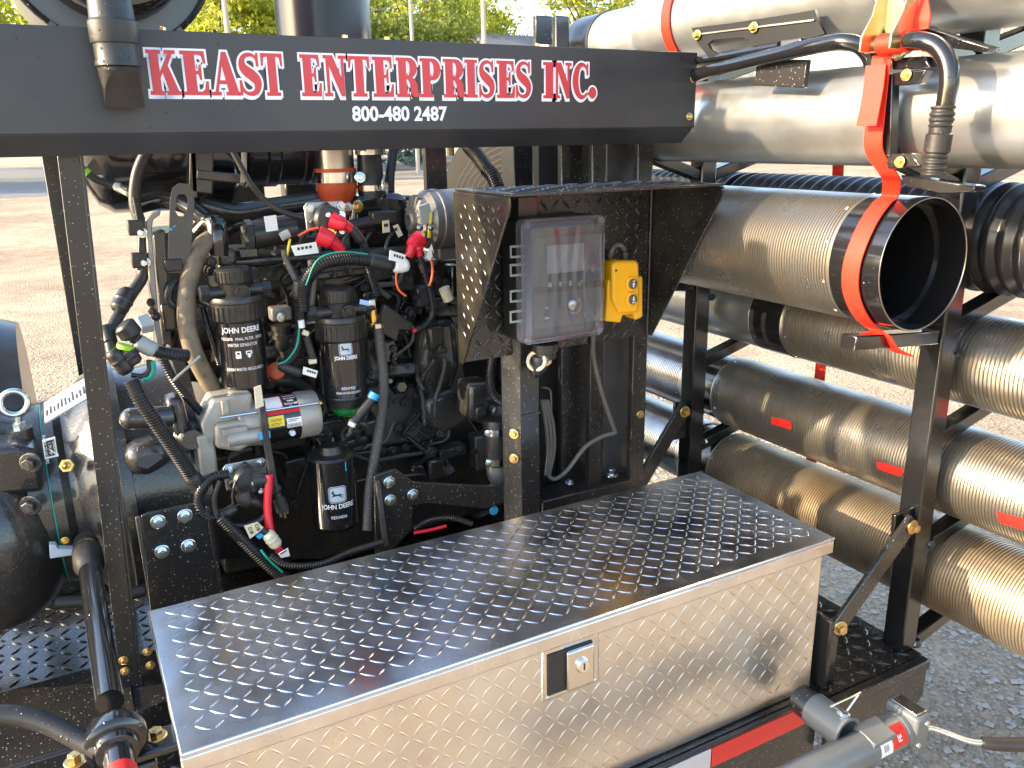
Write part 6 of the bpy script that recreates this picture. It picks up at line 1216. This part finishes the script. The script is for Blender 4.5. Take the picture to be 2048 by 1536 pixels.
MB().ball(pz(-20, 1075, 1.9), 1, 28, (.155, .18, .2)).build('volute_cheek', 'cast', pm, ang=80)
q = MB(); q.prism([pz(u, v, 1.78) for u, v in ((-60, 905), (30, 892), (80, 903), (88, 985), (-60, 1000))], (0, .1, 0)); q.build('top_block', 'cast', pm, .012)
for v in (925, 1010): bolt(pm, pz(62, v, 1.73), (-.4, -1, 0), .02, 'cast')
MB().tube([pz(262, 838, 1.72), pz(300, 836, 1.715), pz(342, 832, 1.72)], .022, 18, 6).build('boss', 'cast', pm); MB().ball(pz(262, 838, 1.72), .022, 14).build('boss_end', 'cast', pm)
MB().lathe(pz(375, 875, 1.74), (.2, -1, .1), [(0, .03), (.02, .022), (.03, .02)], 18).build('boss', 'cast', pm)
q = MB(); q.prism([pz(u, v, 1.72) for u, v in ((330, 800), (365, 795), (385, 880), (360, 900), (345, 850))], (0, .06, 0)); q.build('rib', 'cast', pm, .012)
q = MB(); q.prism([pz(u, v, 1.71) for u, v in ((250, 900), (330, 880), (355, 920), (300, 960), (255, 950))], (0, .08, 0)); q.build('belly', 'cast', pm, .035)
ebc = pz(28, 806, 1.86); eb = thing('eye_bolt', 'bright zinc eye bolt screwed into the top of the pump flange', 'eye bolt')
MB().torus(ebc, (-.1, -1, .2), sz(24, ebc), sz(6, ebc), 36, 12).build('eye', 'zinc', eb); MB().cyl(ebc + V((.004, 0, -sz(22, ebc))), pz(38, 872, 1.86), sz(7, ebc)).build('shank', 'zinc', eb)
MB().lathe(pz(38, 845, 1.86), (0, 0, -1), [(0, .013), (.012, .013)], 6).build('nut', 'zinc', eb); MB().lathe(pz(38, 856, 1.86), (0, 0, -1), [(0, .023), (.006, .024), (.06, .022)], 24).build('boss', 'cast', eb)
dp = thing('data_plate', 'pale blue instruction plate riveted on top of the pump housing', 'sign')
q = MB(); d0 = [pz(92, 848, 1.79), pz(90, 808, 1.85), pz(176, 756, 1.85), pz(184, 794, 1.79)]
nrm = (d0[1] - d0[0]).cross(d0[3] - d0[0]).normalized(); nrm = nrm if nrm.z > 0 else -nrm
q.prism(d0, nrm * .004); q.build('plate', 'bluewhite', dp)
for i in range(11):
    s = .06 + i * .082; a = d0[0].lerp(d0[3], s) * .75 + d0[1].lerp(d0[2], s) * .25 + nrm * .0046; bq = d0[0].lerp(d0[3], s) * .3 + d0[1].lerp(d0[2], s) * .7 + nrm * .0046
    MB().bar(a, a.lerp(bq, .5 + .5 * rnd.random()), .004, .0006, nrm).build('print_line', 'ink', dp)
gt = thing('grease_tag', 'small black and white greasing tag riveted on the pump flange', 'sign')
gp_ = [pz(84, 880, 1.76), pz(110, 873, 1.76), pz(116, 912, 1.755), pz(90, 918, 1.755)]
q = MB(); q.prism(gp_, (0, -.002, 0)); q.build('plate', 'label', gt)
gi = [gp_[0].lerp(gp_[2], .1), gp_[1].lerp(gp_[3], .1), gp_[2].lerp(gp_[0], .1), gp_[3].lerp(gp_[1], .1)]; q = MB(); q.prism([p + V((0, -.0022, 0)) for p in gi], (0, -.0006, 0)); q.build('panel', 'ink', gt)
gc_ = sum(gp_, V()) / 4; gx_, gy_ = (gp_[3] - gp_[0]).normalized(), (gp_[1] - gp_[0]).normalized()
for i, s in enumerate(('GREASE', '1 PUMP', 'EVERY 25 HOURS')): put_mesh(text_mesh(s, .0075), on_plane(gc_ + gy_ * (.008 - i * .008), gx_, gy_, FRONT, .0035), 'lettering', 'label', gt)
ar0, ar1 = gc_ + gx_ * .004 + gy_ * .001 + FRONT * .0036, gc_ + gx_ * .017 + gy_ * .011 + FRONT * .0036
MB().bar(ar0, ar1, .0018, .0005, FRONT).build('arrow_shaft', 'label', gt); dA = (ar1 - ar0).normalized(); sA = dA.cross(FRONT); MB().prism([ar1 + dA * .003, ar1 - dA * .003 + sA * .004, ar1 - dA * .003 - sA * .004], FRONT * .0005).build('arrow_head', 'label', gt)
gz = thing('grease_fitting', 'brass grease fitting on the side of the pump housing', 'fitting')
g0 = pz(134, 931, 1.765); gd = V((-.15, -1, .35)); MB().lathe(g0, gd, [(-.01, .0135), (.008, .0135)], 6).build('hex', 'brass', gz); MB().lathe(g0 + gd.normalized() * .008, gd, [(0, .008), (.008, .008), (.01, .004), (.016, .004), (.018, .0055), (.022, .003)], 14).build('nipple', 'brass', gz)
g1_ = pz(130, 1081, 1.76); bolt(gz, g1_, FRONT, .008, 'brass', 'drain_plug')
q = MB(); q.prism([pz(u, v, 1.74) for u, v in ((98, 1090), (112, 1090), (116, 1098), (150, 1098), (152, 1110), (100, 1118))], (0, .02, 0)); tag(q.build('support_bracket', 'bluewhite', bevel=.002), 'small pale blue bracket under the pump housing', 'bracket')
ds = thing('drive_shaft', 'glossy black shaft running from the pump to a bearing at the deck edge', 'shaft')
D0, D1 = pz(172, 1090, 1.72), V((-.031, .97, .945)); dd = (D1 - D0); L_ = dd.length
MB().lathe(D0 + dd * .12, dd, [(0, .0195), (L_ * .6, .0195)], 28).build('shaft', 'gloss', ds)
MB().lathe(D0, dd, [(-.02, .02), (0, .024), (.01, .02), (.03, .02), (.034, .027), (.09, .027), (.1, .022), (.12, .0195)], 24).build('boot', 'rubber', ds)
MB().lathe(D0, dd, [(.012, .0206), (.03, .0206)], 24).build('band', 'brass', ds)
bc = D0 + dd * .83
MB().lathe(bc, dd, [(-.02, .026), (-.012, .036), (.0, .04), (.016, .04), (.02, .036), (.022, .028)], 36).build('bearing_flange', 'gloss', ds); MB().lathe(bc, dd, [(.02, .029), (.036, .027), (.038, .022)], 28).build('bearing_ring', 'gloss', ds)
MB().lathe(bc, dd, [(.03, .0195), (.2, .0195)], 24).build('shaft_end', 'gloss', ds); MB().lathe(bc + dd.normalized() * .075, dd, [(0, .0202), (.03, .0202)], 24).build('red_band', 'redmark', ds)
MB().box(bc + V((.075, .0, -.03)), (.12, .05, .014)).build('bearing_foot', 'gloss', ds, .004); MB().box(bc + V((-.07, -.03, -.045)), (.07, .05, .014)).build('bearing_foot', 'gloss', ds, .004)
bolt(ds, at(313, 1474, Z=bc.z - .024), (0, 0, 1), .0145, 'yzinc'); bolt(ds, at(150, 1524, Z=bc.z - .04), (0, 0, 1), .0145, 'yzinc')
MB().box(bc + V((.02, .0, -.2)), (.05, .05, .32)).build('stand', 'frame', ds, .004)
hose('hydraulic_hose', 'thick black hose bending across the tread deck to the shaft bearing', [(-60, 1435, 1.16), (20, 1430, 1.15), (90, 1445, 1.13), (160, 1480, 1.10), (200, 1500, 1.08)], .0135, 'rubber')
hose('hydraulic_hose', 'black hose lying on the deck under the pump', [(110, 1205, 1.7), (180, 1200, 1.7), (240, 1192, 1.7), (290, 1180, 1.7)], .013, 'rubber')
df = thing('discharge_flange', 'tall dark pump discharge flange with a pale curved edge', 'flange')
fcx = pz(-40, 880, 2.25); MB().lathe((at(2, 700, Y=2.2).x - .03, 2.25, fcx.z), (1, 0, 0), [(0, .30), (.02, .30)], 64).build('flange', 'frame', df); MB().lathe((at(2, 700, Y=2.2).x - .008, 2.25, fcx.z), (1, 0, 0), [(0, .285), (.045, .27)], 64).build('pipe', 'greypaint', df)

# ------------------------------------------------------------------ put every thing's origin at its base
bpy.context.view_layer.update()
for r in ROOTS:
    pts = []
    for ch in r.children:
        if ch.type == 'MESH': pts += [ch.matrix_world @ V(c) for c in ch.bound_box]
    if not pts: continue
    lo = [min(p[i] for p in pts) for i in range(3)]; hi = [max(p[i] for p in pts) for i in range(3)]
    base = V(((lo[0] + hi[0]) / 2, (lo[1] + hi[1]) / 2, lo[2])); r.location = base
    for ch in r.children: ch.location = ch.location - base
